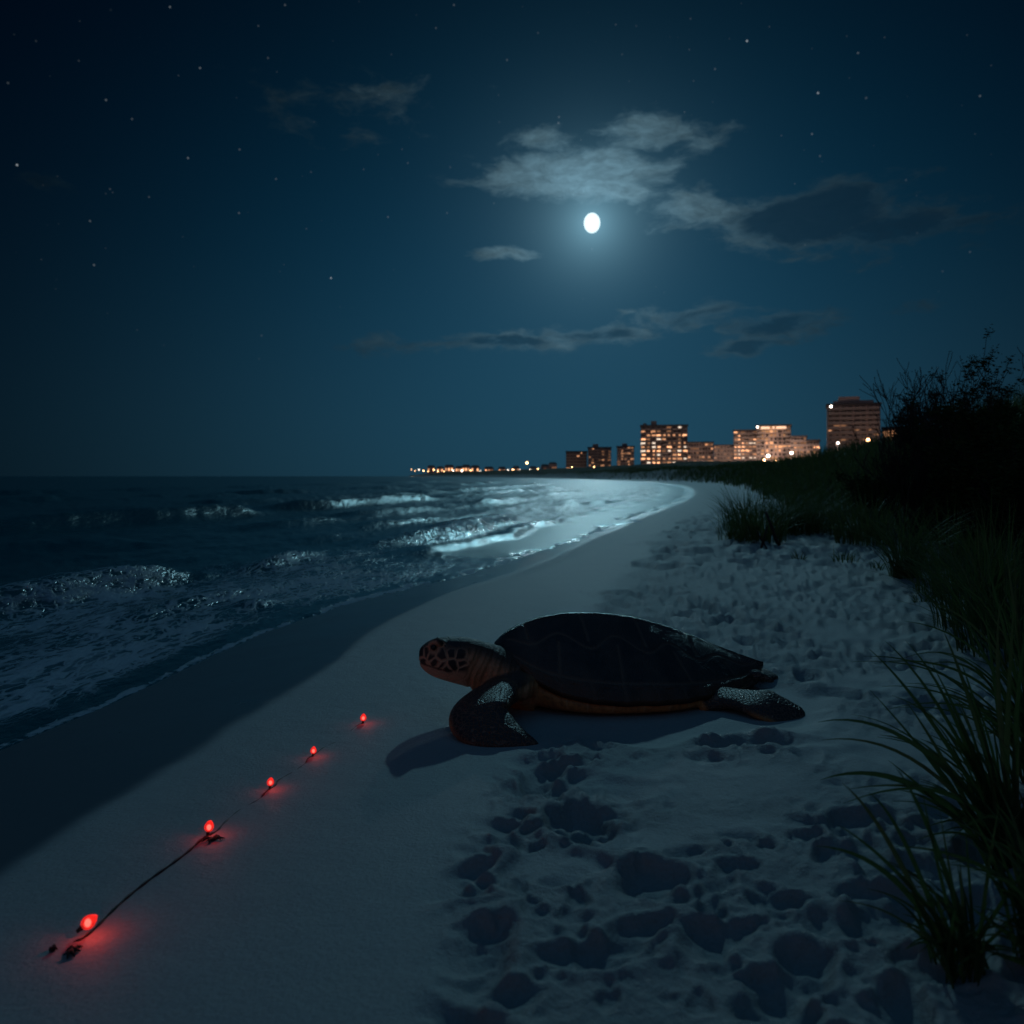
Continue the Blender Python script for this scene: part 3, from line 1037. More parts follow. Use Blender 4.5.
oc = b.node('ShaderNodeTexCoord').outputs['Object']
wc = b.noise(oc, 20, 3, out='Color')
ocw = b.vm('ADD', oc, b.scale(b.vm('SUBTRACT', wc, (.5, .5, .5)), 0.012))
n1 = b.noise(oc, 12, 5, 0.6)
h_ = b.voro(ocw, 24, 'DISTANCE_TO_EDGE', rnd=0.8)
f_ = b.voro(ocw, 62, 'DISTANCE_TO_EDGE', rnd=0.8)
orange = b.mix(n1, (0.46, 0.15, 0.035), (0.62, 0.24, 0.07))
pale = b.mix(n1, (0.58, 0.30, 0.19), (0.70, 0.42, 0.29))
darkc = b.mix(n1, (0.012, 0.010, 0.012), (0.045, 0.028, 0.024))
hplate = b.mr(h_, b.m('MULTIPLY', n1, 0.09), b.m('MULTIPLY', n1, 0.34))
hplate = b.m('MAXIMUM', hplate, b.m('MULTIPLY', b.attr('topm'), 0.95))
hplate = b.m('MULTIPLY', hplate, b.m('SUBTRACT', 1.0, b.attr('jaw')))
hplate = b.m('MULTIPLY', hplate, b.m('SUBTRACT', 1.0, b.attr('ering'), 0, True), 0, True)
hplate = b.m('MAXIMUM', hplate, b.attr('eyeb'))
headc = b.mix(hplate, b.mix(0.25, pale, orange), darkc)
headc = b.mix(b.m('MULTIPLY', b.attr('mouth'), 0.9), headc, (0.02, 0.01, 0.01))
fplate = b.mr(f_, 0.05, 0.15)
flipc = b.mix(fplate, b.mix(0.75, pale, darkc), darkc)
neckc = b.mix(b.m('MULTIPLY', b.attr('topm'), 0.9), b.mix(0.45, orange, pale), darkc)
mott = b.mr(b.noise(oc, 34, 5, 0.65), 0.45, 0.68, 0, 0.75)
orange_m = b.mix(mott, orange, (0.11, 0.04, 0.02))
orange_m = b.mix(b.mr(b.voro(ocw, 9, 'DISTANCE_TO_EDGE'), 0.05, 0.0, 0, 0.6), orange_m, (0.55, 0.30, 0.14))
c = b.mix(b.attr('neck'), orange_m, neckc)
c = b.mix(b.attr('flip'), c, flipc)
c = b.mix(b.attr('head'), c, headc)
b.put(p.inputs['Base Color'], c)
b.put(p.inputs['Roughness'], b.mix(b.m('MAXIMUM', b.attr('neck'), b.attr('head')), (0.46, 0.46, 0.46), (0.58, 0.58, 0.58)))
hgt = b.m('ADD', b.m('MULTIPLY', b.mr(f_, 0.0, 0.12), b.m('MAXIMUM', b.attr('flip'), b.m('MULTIPLY', b.attr('neck'), 0.5))), b.m('MULTIPLY', b.mr(h_, 0.0, 0.09), b.m('MULTIPLY', b.attr('head'), 0.7)))
hgt = b.m('ADD', hgt, b.m('MULTIPLY', b.noise(oc, 160, 3, 0.7), 0.5))
b.l.new(b.bump(hgt, 0.8, 0.005), p.inputs['Normal'])


def ball(name, c_, r_, mat, parent, n=12, sc_=(1, 1, 1), m2=20):
    v, f = [], []
    for i in range(n + 1):
        a = math.pi * i / n
        for k in range(m2):
            t_ = 2 * math.pi * k / m2
            v.append((c_[0] + math.sin(a) * math.cos(t_) * r_ * sc_[0], c_[1] + math.sin(a) * math.sin(t_) * r_ * sc_[1], c_[2] + math.cos(a) * r_ * sc_[2]))
    for i in range(n):
        for k in range(m2):
            f.append((i * m2 + k, (i + 1) * m2 + k, (i + 1) * m2 + (k + 1) % m2, i * m2 + (k + 1) % m2))
    return mk(name, v, f, mat, parent)


m_eye = simple('eye_black', (0.006, 0.006, 0.008), 0.08, 0.1)
e1 = PX(433.5, 647.5, 3.325) - TC
ball('eye', (e1.x, e1.y + 0.004, e1.z), 0.0125, m_eye, turtle)
ball('eye', (e1.x - 0.004, e1.y + 0.12, e1.z), 0.0125, m_eye, turtle)

# ------------------------------------------------------------------ red marker lights on a cord
m_red = bpy.data.materials.new('red_glass')
m_red.use_nodes = True
b = NB(m_red.node_tree)
p = m_red.node_tree.nodes['Principled BSDF']
b.put(p.inputs['Base Color'], b.mix(b.noise(b.node('ShaderNodeTexCoord').outputs['Object'], 60, 2), (1.0, 0.13, 0.10), (1.0, 0.20, 0.16)))
p.inputs['Roughness'].default_value = 0.32
p.inputs['Emission Color'].default_value = (1.0, 0.035, 0.025, 1)
p.inputs['Emission Strength'].default_value = 0.30
p.inputs['Transmission Weight'].default_value = 0.92
p.inputs['IOR'].default_value = 1.25
m_core = simple('lamp_core', (0.9, 0.5, 0.45), 0.4, 0.05, emit=(1.0, 0.20, 0.17), estr=3.0)
m_blk = simple('black_rubber', (0.012, 0.012, 0.013), 0.6, 0.3, bump=0.001)
LT = [(81, 919, 17, 62, 1.0, 'largest red marker light, lying at the near end of the cord'),
      (208, 823, 12, 12, .6, 'second red marker light from the near end, where the bare black cord stops'),
      (270, 779, 9, 8, .35, 'middle one of the five red marker lights in the sand'),
      (313, 748, 8, 8, .28, 'red marker light with one more beyond it towards the turtle head'),
      (363, 716, 8, 6, .28, 'farthest red marker light, nearest to the turtle head')]
lamp_pos = []
for i, (px, py, size, tilt, pw, lab) in enumerate(LT):
    Y0 = F / (py + size * 0.45 - HOR)
    X0 = (px - 512) / F * Y0
    z0 = gz(X0, Y0)
    L_ = size / F * Y0
    lamp_pos.append((X0, Y0, z0))
    root = empty('marker_light', (X0, Y0, z0), R(0))
    tag(root, lab, 'light', 'red marker lights along the cord on the sand')
    ta = R(tilt)
    ax = Vector((math.sin(ta) * 0.75, math.sin(ta) * 0.6, math.cos(ta))).normalized()
    sx = ax.orthogonal().normalized()
    sy = ax.cross(sx)
    low = Vector((0, 0, 0.006 + 0.34 * L_ * abs(math.sin(ta))))
    # bulb: pointed egg
    v, f = [], []
    n1_, n2_ = 14, 18
    for k in range(n1_ + 1):
        u = k / n1_
        rr = 0.46 * L_ * math.sin(math.pi * u) ** 0.62 * (1 - 0.34 * u)
        for j in range(n2_):
            a = 2 * math.pi * j / n2_
            v.append(tuple(low + ax * (u * L_) + sx * rr * math.cos(a) + sy * rr * math.sin(a)))
    for k in range(n1_):
        for j in range(n2_):
            f.append((k * n2_ + j, k * n2_ + (j + 1) % n2_, (k + 1) * n2_ + (j + 1) % n2_, (k + 1) * n2_ + j))
    mk('bulb', v, f, m_red, root)
    # glowing filament inside the red glass
    cc = low + ax * (0.42 * L_)
    ball('filament', tuple(cc), 0.15 * L_, m_core, root, 8, (1.0, 1.0, 1.3), 12)
    mb = MB()
    mb.tube([low - ax * 0.010, low + ax * 0.004, low + ax * 0.14 * L_], [0.10 * L_, 0.16 * L_, 0.18 * L_], 12)
    mb.build('socket', m_blk, root, True)
    ld = bpy.data.lights.new('glow', 'POINT')
    ld.energy = 0.085 * pw
    ld.color = (1.0, 0.045, 0.02)
    ld.shadow_soft_size = 0.006
    lo = bpy.data.objects.new('glow', ld)
    col.objects.link(lo)
    lo.parent = root
    lo.location = low + ax * 0.5 * L_ + Vector((0.5 * L_, -0.55 * L_, 0.45 * L_))

# the cord: lies bare between the two nearest lights and is half buried beyond
cp = []
ctrl = [(-1.03, 1.50, -0.020), (-1.00, 1.60, -0.008), (lamp_pos[0][0] - .012, lamp_pos[0][1] - .035, -0.003), (lamp_pos[0][0] + .010, lamp_pos[0][1] - .012, 0.002), (lamp_pos[0][0] + .018, lamp_pos[0][1] + .035, 0.003)]
a, c_ = lamp_pos[0], lamp_pos[1]
for t_ in (0.2, .35, .5, .65, .8, .93):
    ctrl.append((a[0] + (c_[0] - a[0]) * t_ + 0.005 * math.sin(t_ * 9 + 1), a[1] + (c_[1] - a[1]) * t_, 0.0035))
ctrl.append((c_[0], c_[1] - 0.01, 0.002))
for k in range(1, 4):
    a, c_ = lamp_pos[k], lamp_pos[k + 1]
    for t_ in (0.08, 0.25, 0.5, 0.75, 0.93):
        zz = {0.08: .0005, 0.25: -.0006, 0.5: -.0024, 0.75: -.0016, 0.93: 0.0}[t_]
        if k == 3:
            zz -= 0.001
        ctrl.append((a[0] + (c_[0] - a[0]) * t_ + 0.010 * math.sin(t_ * 9 + k), a[1] + (c_[1] - a[1]) * t_, zz))
ctrl.append((lamp_pos[4][0], lamp_pos[4][1], 0.0))
pts_ = catmull(ctrl, 6)
pts_ = [(q_[0], q_[1], gz(q_[0], q_[1]) + q_[2]) for q_ in pts_]
mb = MB()
mb.tube(pts_, [0.0027 + 0.0008 * math.sin(i * 1.3) for i in range(len(pts_))], 8)
cord = mb.build('cord', m_blk, None, True)
tag(cord, 'thin black cord linking the red lights, half buried in sand', 'cord')

# dark scraps of dry weed beside the nearest light and the second one
m_weed = simple('dry_weed', (0.020, 0.017, 0.014), 0.85, 0.4, 60)


def scrap(px, py, lab, n, ln, seed):
    g = random.Random(seed)
    Y0 = F / (py - HOR)
    X0 = (px - 512) / F * Y0
    root = mb = MB()
    for k in range(n):
        a = 2 * math.pi * k / n + g.uniform(-.5, .5)
        L_ = ln * g.uniform(.5, 1.1)
        P_ = [(0, 0, .004), (math.cos(a) * L_ * .5, math.sin(a) * L_ * .5, .009), (math.cos(a + .3) * L_, math.sin(a + .3) * L_, .003)]
        mb.tube(P_, [.006, .004, .001], 6)
        for e_ in range(2):
            a2 = a + g.uniform(-1, 1)
            s_ = P_[1]
            mb.tube([s_, (s_[0] + math.cos(a2) * L_ * .35, s_[1] + math.sin(a2) * L_ * .35, .006)], [.003, .001], 5)
    o = mb.build('dry_seaweed', m_weed, None, True, loc=(X0, Y0, gz(X0, Y0)))
    return tag(o, lab, 'seaweed')


scrap(73, 943, 'star shaped dark scrap of dry weed just below the nearest red light', 6, .028, 4)
scrap(53, 941, 'tiny dark scrap of weed left of the nearest red light', 3, .012, 9)
scrap(213, 834, 'flat dark weed twig at the foot of the second red light', 4, .035, 12)

# ------------------------------------------------------------------ city
warm = [simple('window_amber', (.3, .2, .1), .5, .1, emit=(1.0, .46, .22), estr=s_) for s_ in (2.2, 0.9, 0.28)]
warmw = simple('window_white', (.4, .35, .3), .5, .1, emit=(1.0, .80, .62), estr=1.3)
darkw = simple('window_dark', (.07, .065, .065), .15, .2)
facA = simple('facade_sand', (.40, .31, .28), .85, .15, 0.3)
facB = simple('facade_grey', (.20, .19, .19), .85, .15, 0.3)
facC = simple('facade_pink', (.46, .35, .31), .85, .15, 0.3)
roofm = simple('roof_dark', (.06, .06, .065), .9, .2, 0.5)
slabm = simple('concrete_slab', (.30, .25, .23), .85, .15, 0.5)
crownm = simple('crown_lighting', (.5, .4, .3), .6, .1, emit=(1.0, .62, .40), estr=1.1)
lampm = simple('lamp_glass_orange', (.6, .4, .2), .4, .05, emit=(1.0, .50, .20), estr=14)
lampw = simple('lamp_glass_white', (.7, .7, .65), .4, .05, emit=(1.0, .86, .70), estr=10)
polem = simple('lamp_pole', (.05, .05, .05), .6, .2)


def building(name, lab, cat, px0, px1, pyt, pyb, Dst, floors, bays, fac, litp, depth=14.0, rz=0.0, steps=None, crown=False,
             bright=1.0, slabs=True, seed=1, curved=False, group=None):
    g = random.Random(seed)
    cx = ((px0 + px1) / 2 - 512) / F * Dst
    w = (px1 - px0) / F * Dst
    z0 = CAM_H - (pyb - HOR) / F * Dst
    h = (pyb - pyt) / F * Dst
    root = empty(name, (cx, Dst, z0), rz - math.atan2(cx, Dst))
    tag(root, lab, cat, group)
    mb = MB()
    mb.box(-w / 2, w / 2, 0, depth, -6, h)
    if curved:
        # bowed front bay
        n = 12
        bow = [(-w * .38 + w * .76 * k / n, -2.6 * math.sin(math.pi * k / n)) for k in range(n + 1)]
        v = [(x_, y_, 0) for x_, y_ in bow] + [(x_, y_, h - 1.5) for x_, y_ in bow]
        f = [(k, k + 1, n + 2 + k, n + 1 + k) for k in range(n)] + [tuple(range(n + 1, 2 * n + 2))]
        mb.add(v, f)
    mb.build('wall', fac, root)
    rf = MB()
    rf.box(-w / 2 - .4, w / 2 + .4, -.5, depth + .4, h + .01, h + .7)
    roof = rf.build('roof', roofm, root)
    if steps:
        for (a, c_, hh) in steps:
            s_ = MB()
            s_.box(-w / 2 + a * w, -w / 2 + c_ * w, 1.2, depth - 1, h + .71, h + .71 + hh)
            s_.build('penthouse', fac, roof)
    if crown:
        s_ = MB()
        s_.box(-w * .36, w * .36, -3.0, -1.2, h - 1.45, h - .35)
        s_.build('crown_light', crownm, root)
    fh = h / floors
    bw = w / bays
    if slabs:
        for k in range(1, floors):
            s_ = MB()
            for q_ in range(0, bays, 2):
                s_.box(-w / 2 + q_ * bw + .15 * bw, -w / 2 + min(bays, q_ + 2) * bw - .15 * bw, -1.3, -.02, k * fh - .12, k * fh + .12)
                s_.box(-w / 2 + q_ * bw + .15 * bw, -w / 2 + min(bays, q_ + 2) * bw - .15 * bw, -1.35, -1.28, k * fh + .13, k * fh + .95)
            s_.build('balcony', slabm, root)
    cnt = 0
    for k in range(floors):
        for q_ in range(bays):
            if cnt >= 100:
                break
            cnt += 1
            x_ = -w / 2 + (q_ + .5) * bw
            ww_ = bw * g.uniform(.16, .44)
            x_ += bw * g.uniform(-.08, .08)
            lit_ = g.random() < litp * (1.25 if k < floors * .75 else .8)
            mat = darkw
            if lit_:
                mat = g.choice([warm[0], warm[0], warm[1], warm[1], warm[2], warmw] if bright > .8 else [warm[1], warm[2], warm[2]])
            s_ = MB()
            yy = -.10
            if curved and abs(x_) < w * .38:
                yy = -2.6 * math.sin(math.pi * (x_ + w * .38) / (w * .76)) - .5
            s_.box(x_ - ww_, x_ + ww_, yy - .12, yy + .05, k * fh + fh * .22, k * fh + fh * .80)
            s_.build('window', mat, root)
    return root, w, h, z0, cx


BG = 'tall seafront buildings of the lit town'
building('apartment_block', 'dark unlit block at the left end of the seafront towers', 'building', 566, 587, 452, 470, 560, 6, 6, facB, .12, bright=.4, seed=2, group=BG)
building('apartment_block', 'dim grey block with flat roof, second tower from the left end', 'building', 588, 611, 448, 470, 540, 8, 7, facB, .30, bright=.5, steps=[(.2, .45, 2)], seed=3, group=BG)
building('apartment_block', 'narrow dim tower standing alone left of the brightest tower', 'building', 617, 634, 447, 469, 520, 8, 5, facB, .35, bright=.5, steps=[(.3, .6, 1.6)], seed=4, group=BG)
building('apartment_tower', 'brightest broad tower with rows of glowing amber windows and dark piers', 'building', 641, 687, 426, 469, 440, 11, 9, facB, .66, steps=[(.22, .34, 2.2), (.05, .12, 1.0)], seed=5, group=BG)
building('apartment_block', 'long low pale block just right of the brightest tower', 'building', 688, 713, 443, 464, 430, 5, 9, facC, .30, bright=.5, rz=.05, seed=6, group=BG)
building('apartment_block', 'small low annex with warm front between long block and twin towers', 'building', 714, 733, 446, 464, 405, 5, 6, facA, .40, bright=.6, seed=7, group=BG)
building('hotel_tower', 'left one of the twin hotel towers, with amber window columns', 'building', 734, 756, 431, 464, 400, 9, 6, facA, .62, seed=8, group=BG, rz=-.06)
building('hotel_tower', 'round fronted hotel tower with lit band along its roof edge', 'building', 757, 790, 426, 464, 390, 10, 8, facC, .40, crown=True, curved=True, bright=.6, seed=9, group=BG)
building('hotel_wing', 'low hotel wing right of the tower with lit roof band', 'building', 791, 806, 437, 464, 380, 6, 5, facA, .35, bright=.6, seed=10, group=BG)
building('apartment_block', 'small pale block half hidden by the dune reeds left of the right tower', 'building', 807, 819, 441, 464, 370, 5, 4, facC, .40, seed=11, group=BG)
building('apartment_tower', 'tall brown tower with stepped roof behind the reeds, nearest of the town', 'building', 829, 878, 405, 462, 300, 12, 8, facA, .10, bright=.3,
         steps=[(.12, .88, 1.1), (.22, .62, 2.6)], seed=12, group=BG, rz=.04)
building('beach_house', 'small lit house showing between dune shrubs right of the tall brown tower', 'house', 884, 908, 429, 462, 240, 3, 6, facA, .6, seed=13)


def street_lamp(px, py, Dst, lab, group, power=0.0, big=.5, mat=None, col_=(1, .70, .56), hgt=5.0, front=True):
    P_ = PX(px, py, Dst)
    root = empty('street_lamp', (P_.x, P_.y, P_.z - hgt))
    tag(root, lab, 'lamp', group)
    mb = MB()
    mb.tube([(0, .0, -3), (0, 0, hgt - big)], [.14, .09], 6)
    mb.build('pole', polem, root, True)
    ball('lamp_head', (0, 0, hgt), big, mat or lampm, root, 8, (1, 1, .85), 10)
    if power:
        ld = bpy.data.lights.new('lamp_light', 'POINT')
        ld.energy = power * 0.33
        ld.color = col_
        ld.shadow_soft_size = .4
        lo = bpy.data.objects.new('lamp_light', ld)
        col.objects.link(lo)
        lo.parent = root
        lo.location = (0, -1.2, hgt + .3)
    return root


G2 = 'street lamps along the town seafront'
same = 'small amber street lamp at the foot of the seafront buildings'
for (px, py, Dst, pw, big) in ((572, 467, 545, 1200, .35), (580, 468, 545, 800, .3), (594, 467, 525, 1200, .4), (603, 468, 525, 800, .35), (614, 467, 505, 1200, .4), (625, 467, 505, 2500, .4),
                               (632, 466, 500, 1000, .4), (646, 466, 425, 3500, .3), (656, 467, 425, 3500, .35), (671, 466, 425, 5000, .45), (681, 467, 425, 3500, .3),
                               (696, 462, 415, 4200, .25), (707, 462, 412, 3500, .2), (722, 462, 390, 5000, .3), (737, 462, 385, 5000, .4), (750, 462, 383, 5000, .4),
                               (764, 460, 375, 7000, .5), (776, 461, 375, 7000, .4), (785, 461, 372, 4000, .4), (799, 460, 365, 4500, .4), (812, 458, 357, 3000, .35)):
    street_lamp(px, py, Dst, same, G2, pw, big)
street_lamp(768, 456, 374, 'white lit entrance lamp in front of the round fronted hotel tower', 'brighter lamps in front of the hotels', 3500, .75, lampw)
street_lamp(791.5, 453, 372, 'white lamp between the round hotel tower and its low wing', 'brighter lamps in front of the hotels', 3000, .7, lampw)
street_lamp(868, 440, 285, 'large orange street lamp at the right foot of the brown tower', 'lamps round the brown tower', 2600, .62, hgt=4)
street_lamp(838, 443, 285, 'white street lamp at the left foot of the brown tower', 'lamps round the brown tower', 2600, .42, lampw, hgt=4)
# floodlight fixed to the brown tower's top corner, on a short mast of its own
fl = empty('floodlight', tuple(PX(831, 406.5, 295)))
tag(fl, 'white floodlight glowing at the top left corner of the brown tower', 'lamp')
ball('lamp_head', (0, 0, 0), .45, lampw, fl, 8, (1, 1, 1), 12)
mb = MB()
mb.tube([(0.3, 0.4, -.2), (2.2, 4.6, -1.0)], [.12, .12], 6)
mb.build('bracket', polem, fl, True)
street_lamp(757.5, 427, 388.0, 'white light on a mast at the left corner of the round hotel roof', 'brighter lamps in front of the hotels', 0, .5, lampw, hgt=2.2)

# headland houses and lights, far across the bay
G3 = 'small houses strung out along the far headland'
hl = 'tiny low house in the row along the far headland'
hx = [(431, 466.5), (440, 467.5), (449, 466), (459, 467.3), (466, 466), (475, 466.6), (489, 468), (502, 468.2), (516, 467.5), (533, 468), (545, 466), (553, 464)]
m_hh = simple('headland_wall', (.42, .36, .33), .85, .2, .3)
for i, (px, py) in enumerate(hx):
    Dst = 1120 - (px - 431) * 3.4
    P_ = PX(px, 473.2, Dst)
    hh = (473.2 - py) / F * Dst
    root = empty('beach_house', (P_.x, P_.y, P_.z))
    tag(root, hl, 'house', G3)
    w = random.uniform(3.0, 4.6) / F * Dst
    mb = MB()
    mb.box(-w, w, 0, 9, -3, hh)
    mb.build('wall', m_hh, root)
    mb = MB()
    mb.add([(-w - .4, -.4, hh + .01), (w + .4, -.4, hh + .01), (w + .4, 9.4, hh + .01), (-w - .4, 9.4, hh + .01), (-w * .7, 4.5, hh + 1.8), (w * .7, 4.5, hh + 1.8)],
           [(0, 1, 5, 4), (1, 2, 5), (2, 3, 4, 5), (3, 0, 4), (0, 3, 2, 1)])
    mb.build('roof', roofm, root)
    for k in range(3):
        x_ = -w + (k + .5) * 2 * w / 3
        mb = MB()
        mb.box(x_ - w * .16, x_ + w * .16, -.15, .05, hh * .35, hh * .7)
        mb.build('window', random.choice([warm[0], warm[1], warm[2], darkw]), root)
G4 = 'lamps strung out along the far headland'
for i, px in enumerate([411.5, 415, 419, 423.5, 428, 434, 438, 444, 453, 462, 470.5, 480, 493, 499, 508, 513, 520, 530, 538, 550, 557, 562]):
    Dst = 1100 - (px - 411) * 3.4
    py = random.uniform(469.0, 471.5)
    bgl = random.choice([.45, .6, .9])
    street_lamp(px, py, Dst, 'tiny bright lamp in the row along the far headland', G4, 1800 if i % 3 == 0 else 0, bgl, random.choice([lampm, lampw, lampm]), hgt=4.5)
street_lamp(527, 463, 690, 'tall orange lamp mast standing above the middle of the headland', None, 2500, .9, lampm, hgt=8)

# ------------------------------------------------------------------ vegetation
m_grass, b, p = new_mat('beach_grass')
geo = b.node('ShaderNodeNewGeometry')
n1 = b.noise(geo.outputs['Position'], 1.3, 3)
rnd = geo.outputs['Random Per Island']
c = b.mix(n1, (0.042, 0.090, 0.026), (0.085, 0.125, 0.040))
c = b.mix(b.mr(rnd, 0.70, 1.0, 0, 0.55), c, (0.13, 0.10, 0.05))
b.put(p.inputs['Base Color'], c)
p.inputs['Roughness'].default_value = 0.55
p.inputs['Specular IOR Level'].default_value = 0.3
tr = b.node('ShaderNodeBsdfTranslucent')
b.l.new(c, tr.inputs[0])
mx = b.node('ShaderNodeMixShader')
mx.inputs[0].default_value = 0.4
b.l.new(p.outputs[0], mx.inputs[1])
b.l.new(tr.outputs[0], mx.inputs[2])
b.l.new(mx.outputs[0], m_grass.node_tree.nodes['Material Output'].inputs[0])
m_bark = simple('twig_bark', (0.030, 0.024, 0.019), .9, .3, 30)
m_leaf, b, p = new_mat('shrub_leaf')
geo = b.node('ShaderNodeNewGeometry')
rnd = geo.outputs['Random Per Island']
b.put(p.inputs['Base Color'], b.mix(rnd, (0.022, 0.040, 0.018), (0.050, 0.075, 0.030)))
p.inputs['Roughness'].default_value = 0.6
p.inputs['Specular IOR Level'].default_value = 0.0
p.inputs['Roughness'].default_value = 0.9


def blades(base_, hgt, wid, lean, azm, nseg=4, twist=0.0):
    """vectorised ribbons; base_ (N,3)"""
    n = len(base_)
    t_ = np.linspace(0, 1, nseg + 1)[None, :]
    hx_, hy_ = np.cos(azm)[:, None], np.sin(azm)[:, None]
    L_ = hgt[:, None]
    le = lean[:, None]
    out = L_ * le * t_ ** 1.9
    up = L_ * (t_ - 0.42 * le * t_ ** 2.6)
    x_ = base_[:, 0:1] + hx_ * out
    y_ = base_[:, 1:2] + hy_ * out
    z_ = base_[:, 2:3] + up
    w_ = wid[:, None] * 0.5 * (1 - t_ ** 1.6) * (0.5 + 0.5 * np.minimum(1, t_ * 4 + .3)) + 0.0003
    ta = azm + math.pi / 2 + twist * RNG.normal(size=n)
    wx, wy = np.cos(ta)[:, None], np.sin(ta)[:, None]
    A = np.stack([x_ - wx * w_, y_ - wy * w_, z_], -1)
    B = np.stack([x_ + wx * w_, y_ + wy * w_, z_], -1)
    v = np.stack([A, B], 2).reshape(n, -1, 3)
    per = 2 * (nseg + 1)
    k = np.arange(nseg)
    fq = np.stack([2 * k, 2 * k + 1, 2 * k + 3, 2 * k + 2], -1)
    f = (fq[None] + (np.arange(n) * per)[:, None, None]).reshape(-1, 4)
    return v.reshape(-1, 3), f


def clump(cx, cy, n, rad, h, w, seed, lab, name='grass_clump', cat='grass', group=None, lean=.6, z=None, mat=None, bias=None):
    g = np.random.default_rng(seed)
    a = g.uniform(0, 2 * math.pi, n)
    r_ = rad * np.sqrt(g.random(n))
    bz = gz(cx, cy) if z is None else z
    bs_ = np.stack([r_ * np.cos(a), r_ * np.sin(a), np.full(n, -0.02)], -1)
    az_ = a + g.normal(0, .5, n)
    if bias is not None:
        az_ = np.where(g.random(n) < .55, bias + g.normal(0, .6, n), az_)
    hh = h * g.uniform(.45, 1.05, n)
    le = np.clip(g.normal(lean, .28, n), .05, 1.2)
    v, f = blades(bs_, hh, w * g.uniform(.6, 1.2, n), le, az_, 7, .5)
    o = mk(name, v, f, mat or m_grass, None, True, loc=(cx, cy, bz))
    return tag(o, lab, cat, group)


# ground cover on the dune: one mass nobody could count
N = 190000
rr = np.exp(RNG.uniform(math.log(2.6), math.log(330), N))
aa = RNG.uniform(R(4), R(48), N)
bx, by = np.sin(aa) * rr, np.cos(aa) * rr
dd, _ = shore_d(bx, by)
tt = toe(by) + 0.9 * fbm(bx * 0.35, by * 0.35, 3, 11)
dens_ = sstep(0.0, 0.8, dd - tt + 1.5 * fbm(bx * 0.9, by * 0.9, 3, 63))
ok = (RNG.random(N) < dens_) & (dd < 60) & (dd - tt < 30)
bx, by, rr = bx[ok], by[ok], rr[ok]
bz, _ = ground_z(bx, by)
n = len(bx)
clumpy = np.clip(fbm(bx * 0.8, by * 0.8, 3, 77) + 0.5, 0, 1)
hgt = (0.26 + 0.66 * clumpy) * RNG.uniform(.5, 1.15, n) * np.clip(1.05 + rr / 90, 1, 1.6)
wid = 0.008 * np.clip(rr / 7, 1, 14) * RNG.uniform(.7, 1.3, n)
v, f = blades(np.stack([bx, by, bz - .02], -1), hgt, wid, np.clip(RNG.normal(.45, .25, n), .05, 1.1), RNG.uniform(0, 6.28, n), 3, .6)
gm = mk('dune_grass', v, f, m_grass, None, True)
tag(gm, 'dark mass of beach grass covering the dune behind the sand', 'grass', kind='stuff')


def at(px, Y):
    return (px - 512) / F * Y, Y


GM = 'grass clumps at the foot of the dune'
MIDC = [(738, 12.2, 160, .30, .62, .012, 'pale green grass tuft at the seaward tip of the dune'),
        (762, 11.6, 240, .35, .90, .012, 'bushy grass clump on bare twisted stems at the dune tip'),
        (790, 13.2, 240, .40, 1.0, .013, 'tall grass clump behind the dune tip, beside the bushy one'),
        (905, 7.45, 190, .13, 1.05, .011, 'large arching grass clump rooted in open sand at the dune foot'),
        (822, 13.0, 200, .35, .80, .011, 'thick grass clump above the two small sprigs'),
        (858, 12.0, 240, .40, .90, .011, 'thick grass clump left of the large arching one'),
        (955, 7.9, 260, .40, .95, .012, 'dark grass clump right of the large arching one'),
        (1003, 6.2, 260, .35, .95, .012, 'dark grass clump at the right edge above the near grass')]
for i, (px, Y, n, rad, h, w, lab) in enumerate(MIDC):
    x_, y_ = at(px, Y)
    clump(x_, y_, n, rad, h, w, 400 + i, lab, group=GM, lean=.8 if px == 905 else .6)
MIDC2 = [(985, 5.0, 240, .30, .85, .012, 'dark grass clump on the right side slope, between dune foot and near grass'),
         (1022, 4.2, 240, .30, .85, .012, 'dark grass clump touching the right edge just above the large near tuft'),
         (955, 6.3, 170, .30, .60, .011, 'loose grass clump on shaded sand right of the arching clump'),
         (748, 14.5, 260, .45, 1.0, .014, 'tall grass clump behind the pale tuft at the dune tip'),
         (806, 14.0, 260, .45, 1.1, .013, 'tall dark grass clump rising behind the small sprigs'),
         (870, 11.0, 260, .45, 1.0, .013, 'tall dark grass clump under the short bare bush')]
for i, (px, Y, n, rad, h, w, lab) in enumerate(MIDC2):
    x_, y_ = at(px, Y)
    clump(x_, y_, n, rad, h, w, 480 + i, lab, group=GM)
SPR = [(799, 9.1, 26, .07, .20, 'small sprig of grass alone in the sand below the dune tip'),
       (845, 8.7, 34, .14, .22, 'low tuft of yellowing grass in the sand, left of the arching clump'),
       (876, 8.1, 20, .10, .18, 'thin low tuft of grass close beside the arching clump'),
       (925, 5.9, 26, .10, .16, 'sparse low tuft on the sand below the arching clump')]
for i, (px, Y, n, rad, h, lab) in enumerate(SPR):
    x_, y_ = at(px, Y)
    clump(x_, y_, n, rad, h, .012, 450 + i, lab, name='grass_sprig', lean=.8, group='small sprigs on open sand')


